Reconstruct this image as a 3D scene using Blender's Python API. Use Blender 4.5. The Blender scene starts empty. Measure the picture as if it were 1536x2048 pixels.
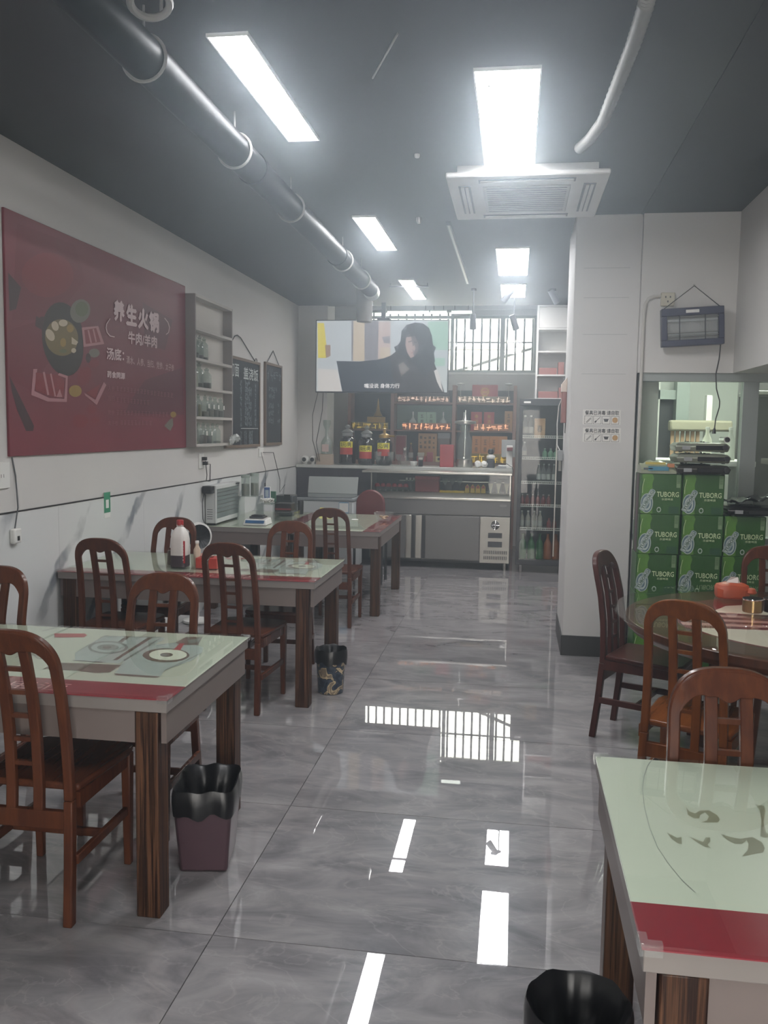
import bpy, math, random
from mathutils import Vector, Matrix
random.seed(7)
SC = bpy.context.scene
COL = SC.collection

# ------------------------------------------------------------------ camera
F_PX, YAW, PITCH, ROLL, CAM_H = 1746.2, 0.14787, 0.095118, 0.01529, 1.6
fwd = Vector((-math.sin(YAW)*math.cos(PITCH), math.cos(YAW)*math.cos(PITCH), -math.sin(PITCH)))
rgt = fwd.cross(Vector((0, 0, 1))).normalized()
upv = rgt.cross(fwd)
cr, sr = math.cos(ROLL), math.sin(ROLL)
RGT, UPV = cr*rgt + sr*upv, -sr*rgt + cr*upv
cam = bpy.data.cameras.new('camera')
cam.sensor_fit = 'VERTICAL'
cam.sensor_height = 36.0
cam.lens = 36.0*F_PX/2048
cam.clip_start = 0.02
CAM = bpy.data.objects.new('camera', cam)
COL.objects.link(CAM)
m = Matrix((RGT, UPV, -fwd)).transposed().to_4x4()
m.translation = (0, 0, CAM_H)
CAM.matrix_world = m
SC.camera = CAM
EYE = Vector((0, 0, CAM_H))

# ------------------------------------------------------------------ world, exposure
LAMP = 15.0          # radiance of the ceiling light panels
SKY = 3.2            # overcast daylight outside the windows
GLOW_HAZE = 0.032  # density of the scatter volume added for lens glow
w = bpy.data.worlds.new('world')
SC.world = w
w.use_nodes = True
w.node_tree.nodes['Background'].inputs[0].default_value = (1.0, 0.98, 0.94, 1)
w.node_tree.nodes['Background'].inputs[1].default_value = SKY
SC.view_settings.view_transform = 'Standard'
SC.view_settings.look = 'None'
SC.view_settings.exposure = 1.58
SC.view_settings.gamma = 1.0
SC.view_settings.use_curve_mapping = False
SC.cycles.max_bounces = 8
SC.cycles.diffuse_bounces = 4
SC.cycles.glossy_bounces = 4
SC.cycles.transmission_bounces = 6
SC.cycles.transparent_max_bounces = 24
SC.cycles.volume_bounces = 0
SC.cycles.caustics_reflective = False
SC.cycles.caustics_refractive = False
SC.cycles.sample_clamp_indirect = 4.0
SC.cycles.use_denoising = True

# ------------------------------------------------------------------ photograph pixel -> point on a known plane
def ray(x, y):
    return RGT*((x-768)/F_PX) - UPV*((y-1024)/F_PX) + fwd
def onX(x, y, X):
    d = ray(x, y); return EYE + d*(X/d.x)
def onY(x, y, Y):
    d = ray(x, y); return EYE + d*(Y/d.y)
def onZ(x, y, Z):
    d = ray(x, y); return EYE + d*((Z-CAM_H)/d.z)

# ------------------------------------------------------------------ materials
def lin(h):
    h = h.lstrip('#')
    v = [int(h[i:i+2], 16)/255 for i in (0, 2, 4)]
    return tuple(c/12.92 if c <= .04045 else ((c+.055)/1.055)**2.4 for c in v) + (1,)
def newmat(name):
    mt = bpy.data.materials.new(name); mt.use_nodes = True
    nt = mt.node_tree
    return mt, nt, nt.nodes['Principled BSDF']
def mat(name, col, rough=.5, metal=0, spec=.5, vary=0.0, scale=8, coat=0, trans=0):
    """plain paint, plastic or metal with a faint procedural unevenness"""
    mt, nt, p = newmat(name)
    p.inputs['Roughness'].default_value = rough
    p.inputs['Metallic'].default_value = metal
    p.inputs['Specular IOR Level'].default_value = spec
    p.inputs['Coat Weight'].default_value = coat
    p.inputs['Coat Roughness'].default_value = .08
    if trans: p.inputs['Transmission Weight'].default_value = trans
    c = lin(col)
    p.inputs['Base Color'].default_value = c
    if vary:
        tc = nt.nodes.new('ShaderNodeTexCoord'); n = nt.nodes.new('ShaderNodeTexNoise')
        n.inputs['Scale'].default_value = scale; n.inputs['Detail'].default_value = 4
        r = nt.nodes.new('ShaderNodeValToRGB')
        r.color_ramp.elements[0].position = .3; r.color_ramp.elements[1].position = .7
        r.color_ramp.elements[0].color = tuple(min(1, v*(1-vary)) for v in c[:3])+(1,)
        r.color_ramp.elements[1].color = tuple(min(1, v*(1+vary)) for v in c[:3])+(1,)
        nt.links.new(tc.outputs['Object'], n.inputs['Vector'])
        nt.links.new(n.outputs['Fac'], r.inputs['Fac'])
        nt.links.new(r.outputs['Color'], p.inputs['Base Color'])
    return mt
def emit(name, col, s=1.0):
    mt = bpy.data.materials.new(name); mt.use_nodes = True
    nt = mt.node_tree; nt.nodes.clear()
    e = nt.nodes.new('ShaderNodeEmission'); o = nt.nodes.new('ShaderNodeOutputMaterial')
    e.inputs[0].default_value = lin(col); e.inputs[1].default_value = s
    nt.links.new(e.outputs[0], o.inputs['Surface'])
    return mt
def glass(name, tint='#ffffff', rough=0.0, ior=1.45, dirt=0.0):
    """thin sheet glass: transparent with a Fresnel reflection"""
    mt = bpy.data.materials.new(name); mt.use_nodes = True
    nt = mt.node_tree; nt.nodes.clear()
    o = nt.nodes.new('ShaderNodeOutputMaterial'); mx = nt.nodes.new('ShaderNodeMixShader')
    t = nt.nodes.new('ShaderNodeBsdfTransparent'); g = nt.nodes.new('ShaderNodeBsdfGlossy')
    f = nt.nodes.new('ShaderNodeFresnel')
    t.inputs[0].default_value = lin(tint); g.inputs['Roughness'].default_value = rough
    f.inputs[0].default_value = ior
    ge = nt.nodes.new('ShaderNodeNewGeometry'); sb = nt.nodes.new('ShaderNodeMath'); sb.operation = 'SUBTRACT'; sb.inputs[0].default_value = 1.0
    mu = nt.nodes.new('ShaderNodeMath'); mu.operation = 'MULTIPLY'
    nt.links.new(ge.outputs['Backfacing'], sb.inputs[1]); nt.links.new(f.outputs[0], mu.inputs[0]); nt.links.new(sb.outputs[0], mu.inputs[1])
    nt.links.new(mu.outputs[0], mx.inputs[0]); nt.links.new(t.outputs[0], mx.inputs[1]); nt.links.new(g.outputs[0], mx.inputs[2])
    last = mx
    if dirt:
        d = nt.nodes.new('ShaderNodeBsdfDiffuse'); d.inputs[0].default_value = (.75, .78, .76, 1)
        m2 = nt.nodes.new('ShaderNodeMixShader'); m2.inputs[0].default_value = dirt
        nt.links.new(mx.outputs[0], m2.inputs[1]); nt.links.new(d.outputs[0], m2.inputs[2]); last = m2
    nt.links.new(last.outputs[0], o.inputs['Surface'])
    return mt
def wood(name, dark, light, sx, sy, sz, dist=6.0, rough=.4, coat=0.0, lo=.38, hi=.62, spec=.15):
    """grain: noise drawn out along the length of the timber"""
    mt, nt, p = newmat(name)
    tc = nt.nodes.new('ShaderNodeTexCoord'); mp = nt.nodes.new('ShaderNodeMapping')
    mp.inputs['Scale'].default_value = (sx, sy, sz)
    n = nt.nodes.new('ShaderNodeTexNoise'); n.inputs['Scale'].default_value = 1.0
    n.inputs['Detail'].default_value = 5; n.inputs['Distortion'].default_value = dist*.1; n.inputs['Roughness'].default_value = .6
    r = nt.nodes.new('ShaderNodeValToRGB')
    r.color_ramp.elements[0].color = lin(dark); r.color_ramp.elements[1].color = lin(light)
    r.color_ramp.elements[0].position = lo; r.color_ramp.elements[1].position = hi
    L = nt.links
    L.new(tc.outputs['Object'], mp.inputs['Vector']); L.new(mp.outputs[0], n.inputs['Vector'])
    L.new(n.outputs['Fac'], r.inputs['Fac']); L.new(r.outputs[0], p.inputs['Base Color'])
    p.inputs['Roughness'].default_value = rough
    p.inputs['Coat Weight'].default_value = coat; p.inputs['Coat Roughness'].default_value = .1
    p.inputs['Specular IOR Level'].default_value = spec
    return mt

def floor_material():
    mt, nt, p = newmat('polished_stone_tile')
    L = nt.links
    tc = nt.nodes.new('ShaderNodeTexCoord'); oi = nt.nodes.new('ShaderNodeObjectInfo')
    ad = nt.nodes.new('ShaderNodeVectorMath'); ad.operation = 'MULTIPLY_ADD'
    ad.inputs[1].default_value = (1, 1, 1)
    sc_ = nt.nodes.new('ShaderNodeVectorMath'); sc_.operation = 'SCALE'; sc_.inputs['Scale'].default_value = 37.0
    L.new(oi.outputs['Random'], sc_.inputs[0]); L.new(tc.outputs['Object'], ad.inputs[0]); L.new(sc_.outputs[0], ad.inputs[2])
    mp = nt.nodes.new('ShaderNodeMapping'); mp.inputs['Scale'].default_value = (1.0, 2.2, 1); mp.inputs['Rotation'].default_value = (0, 0, .35)
    L.new(ad.outputs[0], mp.inputs['Vector'])
    n1 = nt.nodes.new('ShaderNodeTexNoise'); n1.inputs['Scale'].default_value = 2.2; n1.inputs['Detail'].default_value = 6; n1.inputs['Distortion'].default_value = 1.4; n1.inputs['Roughness'].default_value = .62
    L.new(mp.outputs[0], n1.inputs['Vector'])
    r = nt.nodes.new('ShaderNodeValToRGB')
    e = r.color_ramp.elements
    e[0].position = .32; e[0].color = lin('#666467'); e[1].position = .72; e[1].color = lin('#979495')
    x = e.new(.5); x.color = lin('#7f7c7e')
    L.new(n1.outputs['Fac'], r.inputs['Fac'])
    # pale veins
    n2 = nt.nodes.new('ShaderNodeTexNoise'); n2.inputs['Scale'].default_value = 1.6; n2.inputs['Detail'].default_value = 6; n2.inputs['Distortion'].default_value = 2.2
    L.new(mp.outputs[0], n2.inputs['Vector'])
    r2 = nt.nodes.new('ShaderNodeValToRGB'); e2 = r2.color_ramp.elements
    e2[0].position = .485; e2[0].color = (0, 0, 0, 1); e2[1].position = .515; e2[1].color = (0, 0, 0, 1)
    y = e2.new(.5); y.color = (.2, .2, .2, 1)
    L.new(n2.outputs['Fac'], r2.inputs['Fac'])
    mx = nt.nodes.new('ShaderNodeMixRGB'); mx.inputs[2].default_value = lin('#b3b0af')
    L.new(r2.outputs[0], mx.inputs[0]); L.new(r.outputs[0], mx.inputs[1]); L.new(mx.outputs[0], p.inputs['Base Color'])
    p.inputs['Roughness'].default_value = .008
    p.inputs['IOR'].default_value = 1.75
    bp = nt.nodes.new('ShaderNodeBump'); bp.inputs['Strength'].default_value = .006; bp.inputs['Distance'].default_value = .01
    n3 = nt.nodes.new('ShaderNodeTexNoise'); n3.inputs['Scale'].default_value = 5.0; n3.inputs['Detail'].default_value = 1
    L.new(ad.outputs[0], n3.inputs['Vector']); L.new(n3.outputs['Fac'], bp.inputs['Height']); L.new(bp.outputs[0], p.inputs['Normal'])
    return mt
def marble_material():
    mt, nt, p = newmat('white_marble_tile')
    L = nt.links
    tc = nt.nodes.new('ShaderNodeTexCoord')
    wv = nt.nodes.new('ShaderNodeTexWave'); wv.wave_type = 'BANDS'; wv.bands_direction = 'Y'
    mp = nt.nodes.new('ShaderNodeMapping'); mp.inputs['Rotation'].default_value = (math.radians(46), 0, 0)
    L.new(tc.outputs['Object'], mp.inputs['Vector']); L.new(mp.outputs[0], wv.inputs['Vector'])
    wv.inputs['Scale'].default_value = .56; wv.inputs['Distortion'].default_value = 3.4; wv.inputs['Detail'].default_value = 5; wv.inputs['Detail Scale'].default_value = 1.5; wv.inputs['Detail Roughness'].default_value = .6
    r = nt.nodes.new('ShaderNodeValToRGB'); e = r.color_ramp.elements
    e[0].position = .0; e[0].color = (1, 1, 1, 1); e[0].position = .012; e[1].position = .055; e[1].color = (0, 0, 0, 1)
    L.new(wv.outputs['Fac'], r.inputs['Fac'])
    n = nt.nodes.new('ShaderNodeTexNoise'); n.inputs['Scale'].default_value = 2.5; n.inputs['Detail'].default_value = 5
    L.new(tc.outputs['Object'], n.inputs['Vector'])
    nr = nt.nodes.new('ShaderNodeMapRange'); nr.inputs[1].default_value = .36; nr.inputs[2].default_value = .58
    L.new(n.outputs['Fac'], nr.inputs[0])
    mu = nt.nodes.new('ShaderNodeMath'); mu.operation = 'MULTIPLY'
    L.new(r.outputs[0], mu.inputs[0]); L.new(nr.outputs[0], mu.inputs[1])
    mx = nt.nodes.new('ShaderNodeMixRGB'); mx.inputs[1].default_value = lin('#cfd1d0'); mx.inputs[2].default_value = lin('#7b8086')
    L.new(mu.outputs[0], mx.inputs[0]); L.new(mx.outputs[0], p.inputs['Base Color'])
    p.inputs['Roughness'].default_value = .22
    return mt

WHITE = mat('white_wall_paint', '#c3c1be', .75, vary=.03, scale=1.5)
PILLARW = mat('pillar_white_paint', '#bfbdbb', .7, vary=.03, scale=2)
CEIL = mat('charcoal_ceiling_paint', '#0e0f12', .55, vary=.15, scale=2)
CEILB = mat('right_bay_black', '#0f0f12', .6, vary=.1, scale=2)
FLOORM = floor_material()
MARBLE = marble_material()
GROUT = mat('dark_grout', '#3a3a3b', .8)
BLACKP = mat('black_plastic', '#1c1c1f', .4)
BLACKG = mat('black_gloss', '#141416', .15)
DARKG = mat('dark_grey', '#3a3b3f', .45, vary=.08)
GREYP = mat('grey_plastic', '#8b8d8e', .45)
WHITEP = mat('white_plastic', '#d8d8d4', .35)
STEEL = mat('brushed_steel', '#b9b8b2', .28, 1.0, vary=.08, scale=3)
STEELD = mat('satin_steel_door', '#6c6b6a', .42, .6, vary=.05, scale=3)
CHROME = mat('chrome', '#d8d8d6', .08, 1.0)
ALU = mat('aluminium_frame', '#8d9391', .45, .3)
VARN = wood('varnished_red_brown_wood', '#46261a', '#583220', 40, 40, 3, 3, .26, .05)
VARNO = wood('varnished_orange_brown_wood', '#5e3114', '#71401d', 40, 40, 3, 3, .26, .05)
VARND = wood('varnished_dark_red_wood', '#3a1f1b', '#472620', 40, 40, 3, 3, .28, .05)
SEATM = {VARN: wood('seat_red_brown_wood', '#46261a', '#583220', 40, 3, 40, 3, .26, .05), VARNO: wood('seat_orange_brown_wood', '#5e3114', '#71401d', 40, 3, 40, 3, .26, .05), VARND: wood('seat_dark_red_wood', '#3a1f1b', '#472620', 40, 3, 40, 3, .28, .05)}
LEGW = wood('burnt_grain_wood', '#22130e', '#62432f', 110, 110, 2.0, 10, .5, .1, .42, .66)
APR = mat('taupe_apron', '#6d625e', .45, vary=.06, scale=5)
LAM = mat('grey_laminate', '#7d7672', .4, vary=.06, scale=5)
CREAM = mat('cream_print', '#c3c8b8', .25, coat=.4)
REDP = mat('red_print', '#82242f', .25, coat=.4)
GLASS = glass('sheet_glass', '#f5f9f6')
GLASSC = glass('clear_glass', '#f4f7f5', .02)
GLASSG = glass('green_tinted_glass', '#fbfdfb', .01)
CLEARP = glass('clear_soft_plastic', '#fafafa', .1, 1.6, .05)
ROPE = mat('dark_cord', '#2c2a2b', .6)
CABLEG = mat('grey_cable', '#55585a', .5)

# ------------------------------------------------------------------ geometry helpers
OFF = {}
KEEP = []     # every mesh object, newest last: KEEP[-1] is the part just built
class MB:
    def __init__(s): s.v = []; s.f = []; s.mi = []; s.cur = 0
    def add(s, vs, fs):
        b = len(s.v); s.v += [tuple(p) for p in vs]
        for f in fs: s.f.append([b+i for i in f]); s.mi.append(s.cur)
        return s
    def box(s, x0, y0, z0, x1, y1, z1):
        vs = [(x, y, z) for z in (z0, z1) for y in (y0, y1) for x in (x0, x1)]
        return s.add(vs, [(0, 2, 3, 1), (4, 5, 7, 6), (0, 1, 5, 4), (2, 6, 7, 3), (0, 4, 6, 2), (1, 3, 7, 5)])
    def cbox(s, cx, cy, cz, sx, sy, sz): return s.box(cx-sx/2, cy-sy/2, cz-sz/2, cx+sx/2, cy+sy/2, cz+sz/2)
    def cyl(s, p0, p1, r0, r1=None, n=16, cap=True):
        r1 = r0 if r1 is None else r1
        p0, p1 = Vector(p0), Vector(p1); d = (p1-p0).normalized()
        a = d.orthogonal().normalized(); b = d.cross(a); vs = []
        for p, r in ((p0, r0), (p1, r1)):
            for i in range(n):
                t = 2*math.pi*i/n; vs.append(p+a*r*math.cos(t)+b*r*math.sin(t))
        fs = [(i, (i+1) % n, n+(i+1) % n, n+i) for i in range(n)]
        if cap: fs += [tuple(range(n))[::-1], tuple(range(n, 2*n))]
        return s.add(vs, fs)
    def lathe(s, prof, cx=0, cy=0, n=20, sq=0):
        """profile of (radius, z); sq > 0 squares the section"""
        vs = []; fs = []
        for r, z in prof:
            for i in range(n):
                t = 2*math.pi*(i+.5)/n; k = 1.0
                if sq: k = 1/(abs(math.cos(t))**sq+abs(math.sin(t))**sq)**(1/sq)
                vs.append((cx+r*k*math.cos(t), cy+r*k*math.sin(t), z))
        for j in range(len(prof)-1):
            for i in range(n): fs.append((j*n+i, j*n+(i+1) % n, (j+1)*n+(i+1) % n, (j+1)*n+i))
        if prof[0][0] > 1e-4: fs.append(tuple(range(n))[::-1])
        if prof[-1][0] > 1e-4: fs.append(tuple(range((len(prof)-1)*n, len(prof)*n)))
        return s.add(vs, fs)
    def tube(s, pts, r, n=6):
        pts = [Vector(p) for p in pts]; vs = []; fs = []; a = None
        for i, p in enumerate(pts):
            d = (pts[min(i+1, len(pts)-1)]-pts[max(i-1, 0)]).normalized()
            if a is None: a = d.orthogonal().normalized()
            a = (a-d*a.dot(d)).normalized(); b = d.cross(a)
            rr = r[i] if isinstance(r, (list, tuple)) else r
            for k in range(n):
                t = 2*math.pi*k/n; vs.append(p+a*rr*math.cos(t)+b*rr*math.sin(t))
        for i in range(len(pts)-1):
            for k in range(n): fs.append((i*n+k, i*n+(k+1) % n, (i+1)*n+(k+1) % n, (i+1)*n+k))
        fs += [tuple(range(n))[::-1], tuple(range((len(pts)-1)*n, len(pts)*n))]
        return s.add(vs, fs)
    def prism(s, poly, a0, a1, axis='z'):
        def P(p, a): return {'z': (p[0], p[1], a), 'y': (p[0], a, p[1]), 'x': (a, p[0], p[1])}[axis]
        n = len(poly); vs = [P(p, a0) for p in poly]+[P(p, a1) for p in poly]
        fs = [tuple(range(n))[::-1], tuple(range(n, 2*n))]+[(i, (i+1) % n, n+(i+1) % n, n+i) for i in range(n)]
        return s.add(vs, fs)
    def poly(s, pts): return s.add(pts, [tuple(range(len(pts)))])
    def ribbon(s, outer, inner, fy, t):
        """plate between two (x,z) curves, bent so that its middle lies at y = fy(z)"""
        n = len(outer); vs = []
        for side in (-t/2, t/2):
            for c in (outer, inner):
                for x, z in c: vs.append((x, fy(z)+side, z))
        o0, i0, o1, i1 = 0, n, 2*n, 3*n; fs = []
        for k in range(n-1):
            fs += [(o0+k, o0+k+1, i0+k+1, i0+k), (o1+k, i1+k, i1+k+1, o1+k+1), (o0+k, o1+k, o1+k+1, o0+k+1), (i0+k, i0+k+1, i1+k+1, i1+k)]
        fs += [(o0, i0, i1, o1), (o0+n-1, o1+n-1, i1+n-1, i0+n-1)]
        return s.add(vs, fs)
    def build(s, name, mats, parent=None, bevel=0, smooth=35, fixn=True):
        off = OFF.get(parent.name, Vector()) if parent else Vector()
        me = bpy.data.meshes.new(name)
        me.from_pydata([(v[0]-off.x, v[1]-off.y, v[2]-off.z) for v in s.v], [], s.f)
        mats = mats if isinstance(mats, (list, tuple)) else [mats]
        for mm in mats: me.materials.append(mm)
        if len(mats) > 1: me.polygons.foreach_set('material_index', s.mi)
        if fixn:
            import bmesh
            bm = bmesh.new(); bm.from_mesh(me); bmesh.ops.recalc_face_normals(bm, faces=bm.faces); bm.to_mesh(me); bm.free()
        if smooth:
            me.shade_smooth(); me.set_sharp_from_angle(angle=math.radians(smooth))
        o = bpy.data.objects.new(name, me); COL.objects.link(o); KEEP.append(o)
        if parent: o.parent = parent; OFF[o.name] = off
        if bevel:
            b = o.modifiers.new('bevel', 'BEVEL'); b.width = bevel; b.segments = 2; b.limit_method = 'ANGLE'; b.angle_limit = math.radians(40)
        return o

def tag(o, label=None, cat=None, group=None, kind=None):
    if label: o['label'] = label
    if cat: o['category'] = cat
    if group: o['group'] = group
    if kind: o['kind'] = kind
    return o
def thing(name, label, cat, loc=(0, 0, 0), group=None, rz=0, world=True):
    """Empty at the thing's base; world=True: its parts are given in world coordinates"""
    o = bpy.data.objects.new(name, None); COL.objects.link(o)
    o.location = loc; o.rotation_euler = (0, 0, rz); o.empty_display_size = .05
    OFF[o.name] = Vector(loc) if world else Vector()
    return tag(o, label, cat, group)
def struct(o): o['kind'] = 'structure'; return o
def copy_tree(root, loc, rz=0, label=None, group=None):
    def cp(o, par):
        c = o.copy(); COL.objects.link(c)
        if par: c.parent = par
        for ch in KIDS.get(o.name, []): cp(ch, c)
        return c
    KIDS = {}
    for o in COL.objects:
        if o.parent: KIDS.setdefault(o.parent.name, []).append(o)
    r = cp(root, None); r.location = loc; r.rotation_euler = (0, 0, rz)
    return tag(r, label, None, group)
def setmat(root, old, new):
    """give a copied thing its own finish"""
    for o in [root]+list(root.children_recursive):
        if o.type == 'MESH' and old in [s.material for s in o.material_slots]:
            o.data = o.data.copy()
            for i, mm in enumerate(o.data.materials):
                if mm == old: o.data.materials[i] = new
TXT = {}
def text(name, body, mt, parent, bl, br, tl, bold=0.0):
    """flat lettering stretched onto the parallelogram bottom-left, bottom-right, top-left (world points)"""
    k = (body, bold)
    if k not in TXT:
        c = bpy.data.curves.new('t', 'FONT'); c.body = body; c.resolution_u = 2
        o = bpy.data.objects.new('t', c); COL.objects.link(o)
        me = bpy.data.meshes.new_from_object(o.evaluated_get(bpy.context.evaluated_depsgraph_get()))
        TXT[k] = ([v.co*1.0 for v in me.vertices], [tuple(p.vertices) for p in me.polygons])
        if bold:        # heavier strokes: the outline printed five times, slightly shifted
            v0, f0 = TXT[k]; v5 = []; f5 = []
            for j, (dx, dy) in enumerate(((0, 0), (bold, 0), (-bold, 0), (0, bold), (0, -bold))):
                v5 += [v+Vector((dx, dy, j)) for v in v0]; f5 += [tuple(i+j*len(v0) for i in f) for f in f0]
            TXT[k] = (v5, f5)
        bpy.data.objects.remove(o); bpy.data.meshes.remove(me); bpy.data.curves.remove(c)
    vs, fs = TXT[k]
    x0, x1 = min(v.x for v in vs), max(v.x for v in vs); y0, y1 = min(v.y for v in vs), max(v.y for v in vs)
    bl, br, tl = Vector(bl), Vector(br), Vector(tl)
    nn = (br-bl).cross(tl-bl).normalized()*.00015
    b = MB(); b.add([bl+(br-bl)*((v.x-x0)/(x1-x0))+(tl-bl)*((v.y-y0)/(y1-y0))+nn*v.z for v in vs], fs)
    return b.build(name, mt, parent, smooth=0, fixn=False)
def shapes(name, parent, mats, items, place, lift):
    """flat printed shapes: items are (material index, [2-D points]); place maps a point to the world; later items lie on earlier ones"""
    b = MB()
    for i, (mi, pts) in enumerate(items):
        b.cur = mi; b.poly([place(*p)+lift*(1+.12*i) for p in pts])
    return tag(b.build(name, mats, parent, smooth=0, fixn=False), kind='stuff')
def ell(cx, cy, rx, ry, n=22, rot=0):
    c, s_ = math.cos(rot), math.sin(rot); out = []
    for i in range(n):
        t = 2*math.pi*i/n; x, y = rx*math.cos(t), ry*math.sin(t); out.append((cx+c*x-s_*y, cy+s_*x+c*y))
    return out
def line(x0, y0, x1, y1, wd):
    d = math.hypot(x1-x0, y1-y0) or 1; nx, ny = -(y1-y0)/d*wd/2, (x1-x0)/d*wd/2
    return [(x0+nx, y0+ny), (x1+nx, y1+ny), (x1-nx, y1-ny), (x0-nx, y0-ny)]
def one(b, name, label, cat, mt, group=None, **k):
    return tag(b.build(name, mt, None, **k), label, cat, group)

# ================================================================== THE SETTING
XL, ZC, XR = -2.67, 3.08, 2.6
YF, YB = -1.4, 12.2
fl = struct(MB().box(XL-.1, YF, -.1, XR+.1, YB+.1, -.006).build('floor', GROUT, smooth=0))
rows = [YF]+[2.511+.967*k for k in range(-4, 11)]+[YB]
for xa, xb in ((XL, -.9), (-.9, 1.034), (1.034, XR)):
    for ya, yb in zip(rows, rows[1:]):
        MB().box(xa+.0016, ya+.0016, -.006, xb-.0016, yb-.0016, 0).build('tile', FLOORM, fl, smooth=0)
wl = struct(MB().box(XL-.12, YF, 0, XL, YB, 3.5).build('wall_left', WHITE, smooth=0))
js = [YF]+[6.0+1.2*k for k in range(-6, 4)]+[10.575]
for ya, yb in zip(js, js[1:]):
    MB().box(XL, ya+.001, 0, XL+.008, yb-.001, 1.118).build('marble_panel', MARBLE, wl, smooth=0)
struct(MB().box(XL, YF, 1.1185, XL+.0105, 10.575, 1.1265).build('trim_1', BLACKP, smooth=0))
struct(MB().box(XL-.12, YF, ZC, .8, 10.65, ZC+.1).build('ceiling', CEIL, smooth=0))
struct(MB().box(.8, YF, ZC-.006, XR+.12, 6.4, ZC+.1).build('ceiling_right', CEILB, smooth=0))  # right bay is its own slab in near-black
struct(MB().box(XL-.12, 10.65, 3.5, 1.0, YB+.15, 3.6).build('ceiling_back', CEIL, smooth=0))
struct(MB().box(XL-.12, 10.60, ZC+.1, 1.0, 10.65, 3.5).build('wall_riser', CEIL, smooth=0))
pil = struct(MB().box(.37, 6.28, 0, .815, 7.04, ZC).build('pillar', PILLARW, bevel=.006))
MB().box(.362, 6.272, 0, .823, 7.045, .146).build('baseboard', BLACKP, pil, bevel=.002)
for z in (2.0, 2.27, 2.52, 2.72):     # hairline cracks between the plaster lifts
    MB().box(.43+.05*(z % .3), 6.2792, z, .74, 6.2795, z+.0025).build('crack', GREYP, pil, smooth=0)
struct(MB().box(.86, 6.4, 0, .98, YB, 3.5).build('wall_right', WHITE, smooth=0))
struct(MB().box(.815, 6.25, 2.01, 1.44, 6.4, ZC).build('wall_kitchen', WHITE, smooth=0))
struct(MB().box(1.44, 2.6, 2.01, XR, 6.4, ZC).build('wall_soffit', WHITE, smooth=0))
struct(MB().box(XR, YF, 0, XR+.12, 9.2, ZC).build('wall_side', WHITE, smooth=0))
b = MB(); b.box(XL-.12, YF-.12, 0, -.6, YF, ZC); b.box(1.0, YF-.12, 0, XR+.12, YF, ZC); b.box(-.6, YF-.12, 2.1, 1.0, YF, ZC)  # unseen front wall; its opening is added to let daylight onto the foreground
struct(b.build('wall_front', WHITE, smooth=0))
struct(MB().box(XL, 10.58, 0, -2.305, 11.0, 3.5).build('pillar_bar', WHITE, smooth=0))
# back wall with the barred window
b = MB()
WX0, WX1, WZ0, WZ1 = -2.1, .245, 2.39, 3.24
b.box(XL-.12, YB, 0, 1.0, YB+.15, WZ0); b.box(XL-.12, YB, WZ1, 1.0, YB+.15, 3.5); b.box(XL-.12, YB, WZ0, WX0, YB+.15, WZ1); b.box(WX1, YB, WZ0, 1.0, YB+.15, WZ1); b.box(-.885, YB+.02, 3.165, WX1, YB+.15, WZ1)
struct(b.build('wall_back', WHITE, smooth=0))
win = struct(MB().box(WX0, YB-.02, WZ0-.03, WX1, YB+.1, WZ0).build('window_1', WHITEP, smooth=0))
for xa, xb in ((WX0, WX0+.04), (-.93, -.885), (-.25, -.185), (WX1-.04, WX1)):
    MB().box(xa, YB+.03, WZ0, xb, YB+.09, WZ1).build('mullion', ALU, win, smooth=0)
for za, zb in ((WZ0, WZ0+.035), (3.125, 3.165), (WZ1-.03, WZ1)):
    MB().box(WX0+.04, YB+.035, za, WX1-.04, YB+.085, zb).build('frame_rail', ALU, win, smooth=0)
for xa, xb in ((WX0+.04, -.93), (-.885, -.25), (-.185, WX1-.04)):
    MB().box(xa, YB+.058, WZ0+.035, xb, YB+.062, 3.125).build('pane', GLASS, win, smooth=0)
    if xa < -1: MB().box(xa, YB+.058, 3.165, xb, YB+.062, WZ1-.03).build('pane', GLASS, win, smooth=0)
x = WX0+.07; k = 0
while x < WX1:
    MB().cyl((x, YB+.17, WZ0-.02), (x, YB+.17, WZ1+.02), .015, n=8).build('bar', BLACKP, win); x += .117
for z in (2.815,):
    MB().cyl((WX0, YB+.19, z), (WX1, YB+.19, z), .012, n=8).build('bar', BLACKP, win)
# outside the back window: pale render of the house opposite, with an awning strut and wires
FAC = mat('pale_facade', '#e9e4d8', .8, vary=.04, scale=1)
t = thing('outside_building', 'pale house front outside the barred window behind the bar', 'building', (-.5, 15.5, 0))
MB().box(-6, 15.5, -1, 5, 15.7, 2.9).build('wall', FAC, t, smooth=0)
for x0 in (-.75, .1):
    MB().box(x0, 15.46, 2.0, x0+.38, 15.5, 2.85).build('window', mat('far_window', '#b9bdbd', .3), t, smooth=0)
for z in (2.9, 3.0):
    MB().box(-6, 15.4, z, 5, 15.75, z+.04).build('ledge', mat('ledge_grey', '#c9c6bf', .7), t, smooth=0)
one(MB().tube([(-1.1, 13.0, 2.40), (.6, 12.40, 2.86)], .022), 'outside_strut', 'dark slanting strut outside the barred window behind the bar', 'strut', DARKG)
b = MB()
for i in range(4):
    xx = -.75+i*.14; b.tube([(xx, 12.345, 2.36), (xx+.12, 12.4, 2.52)], .005, 5)
one(b, 'outside_wire', 'thin crossed wires outside the lower edge of the barred window', 'wire', DARKG)

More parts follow.
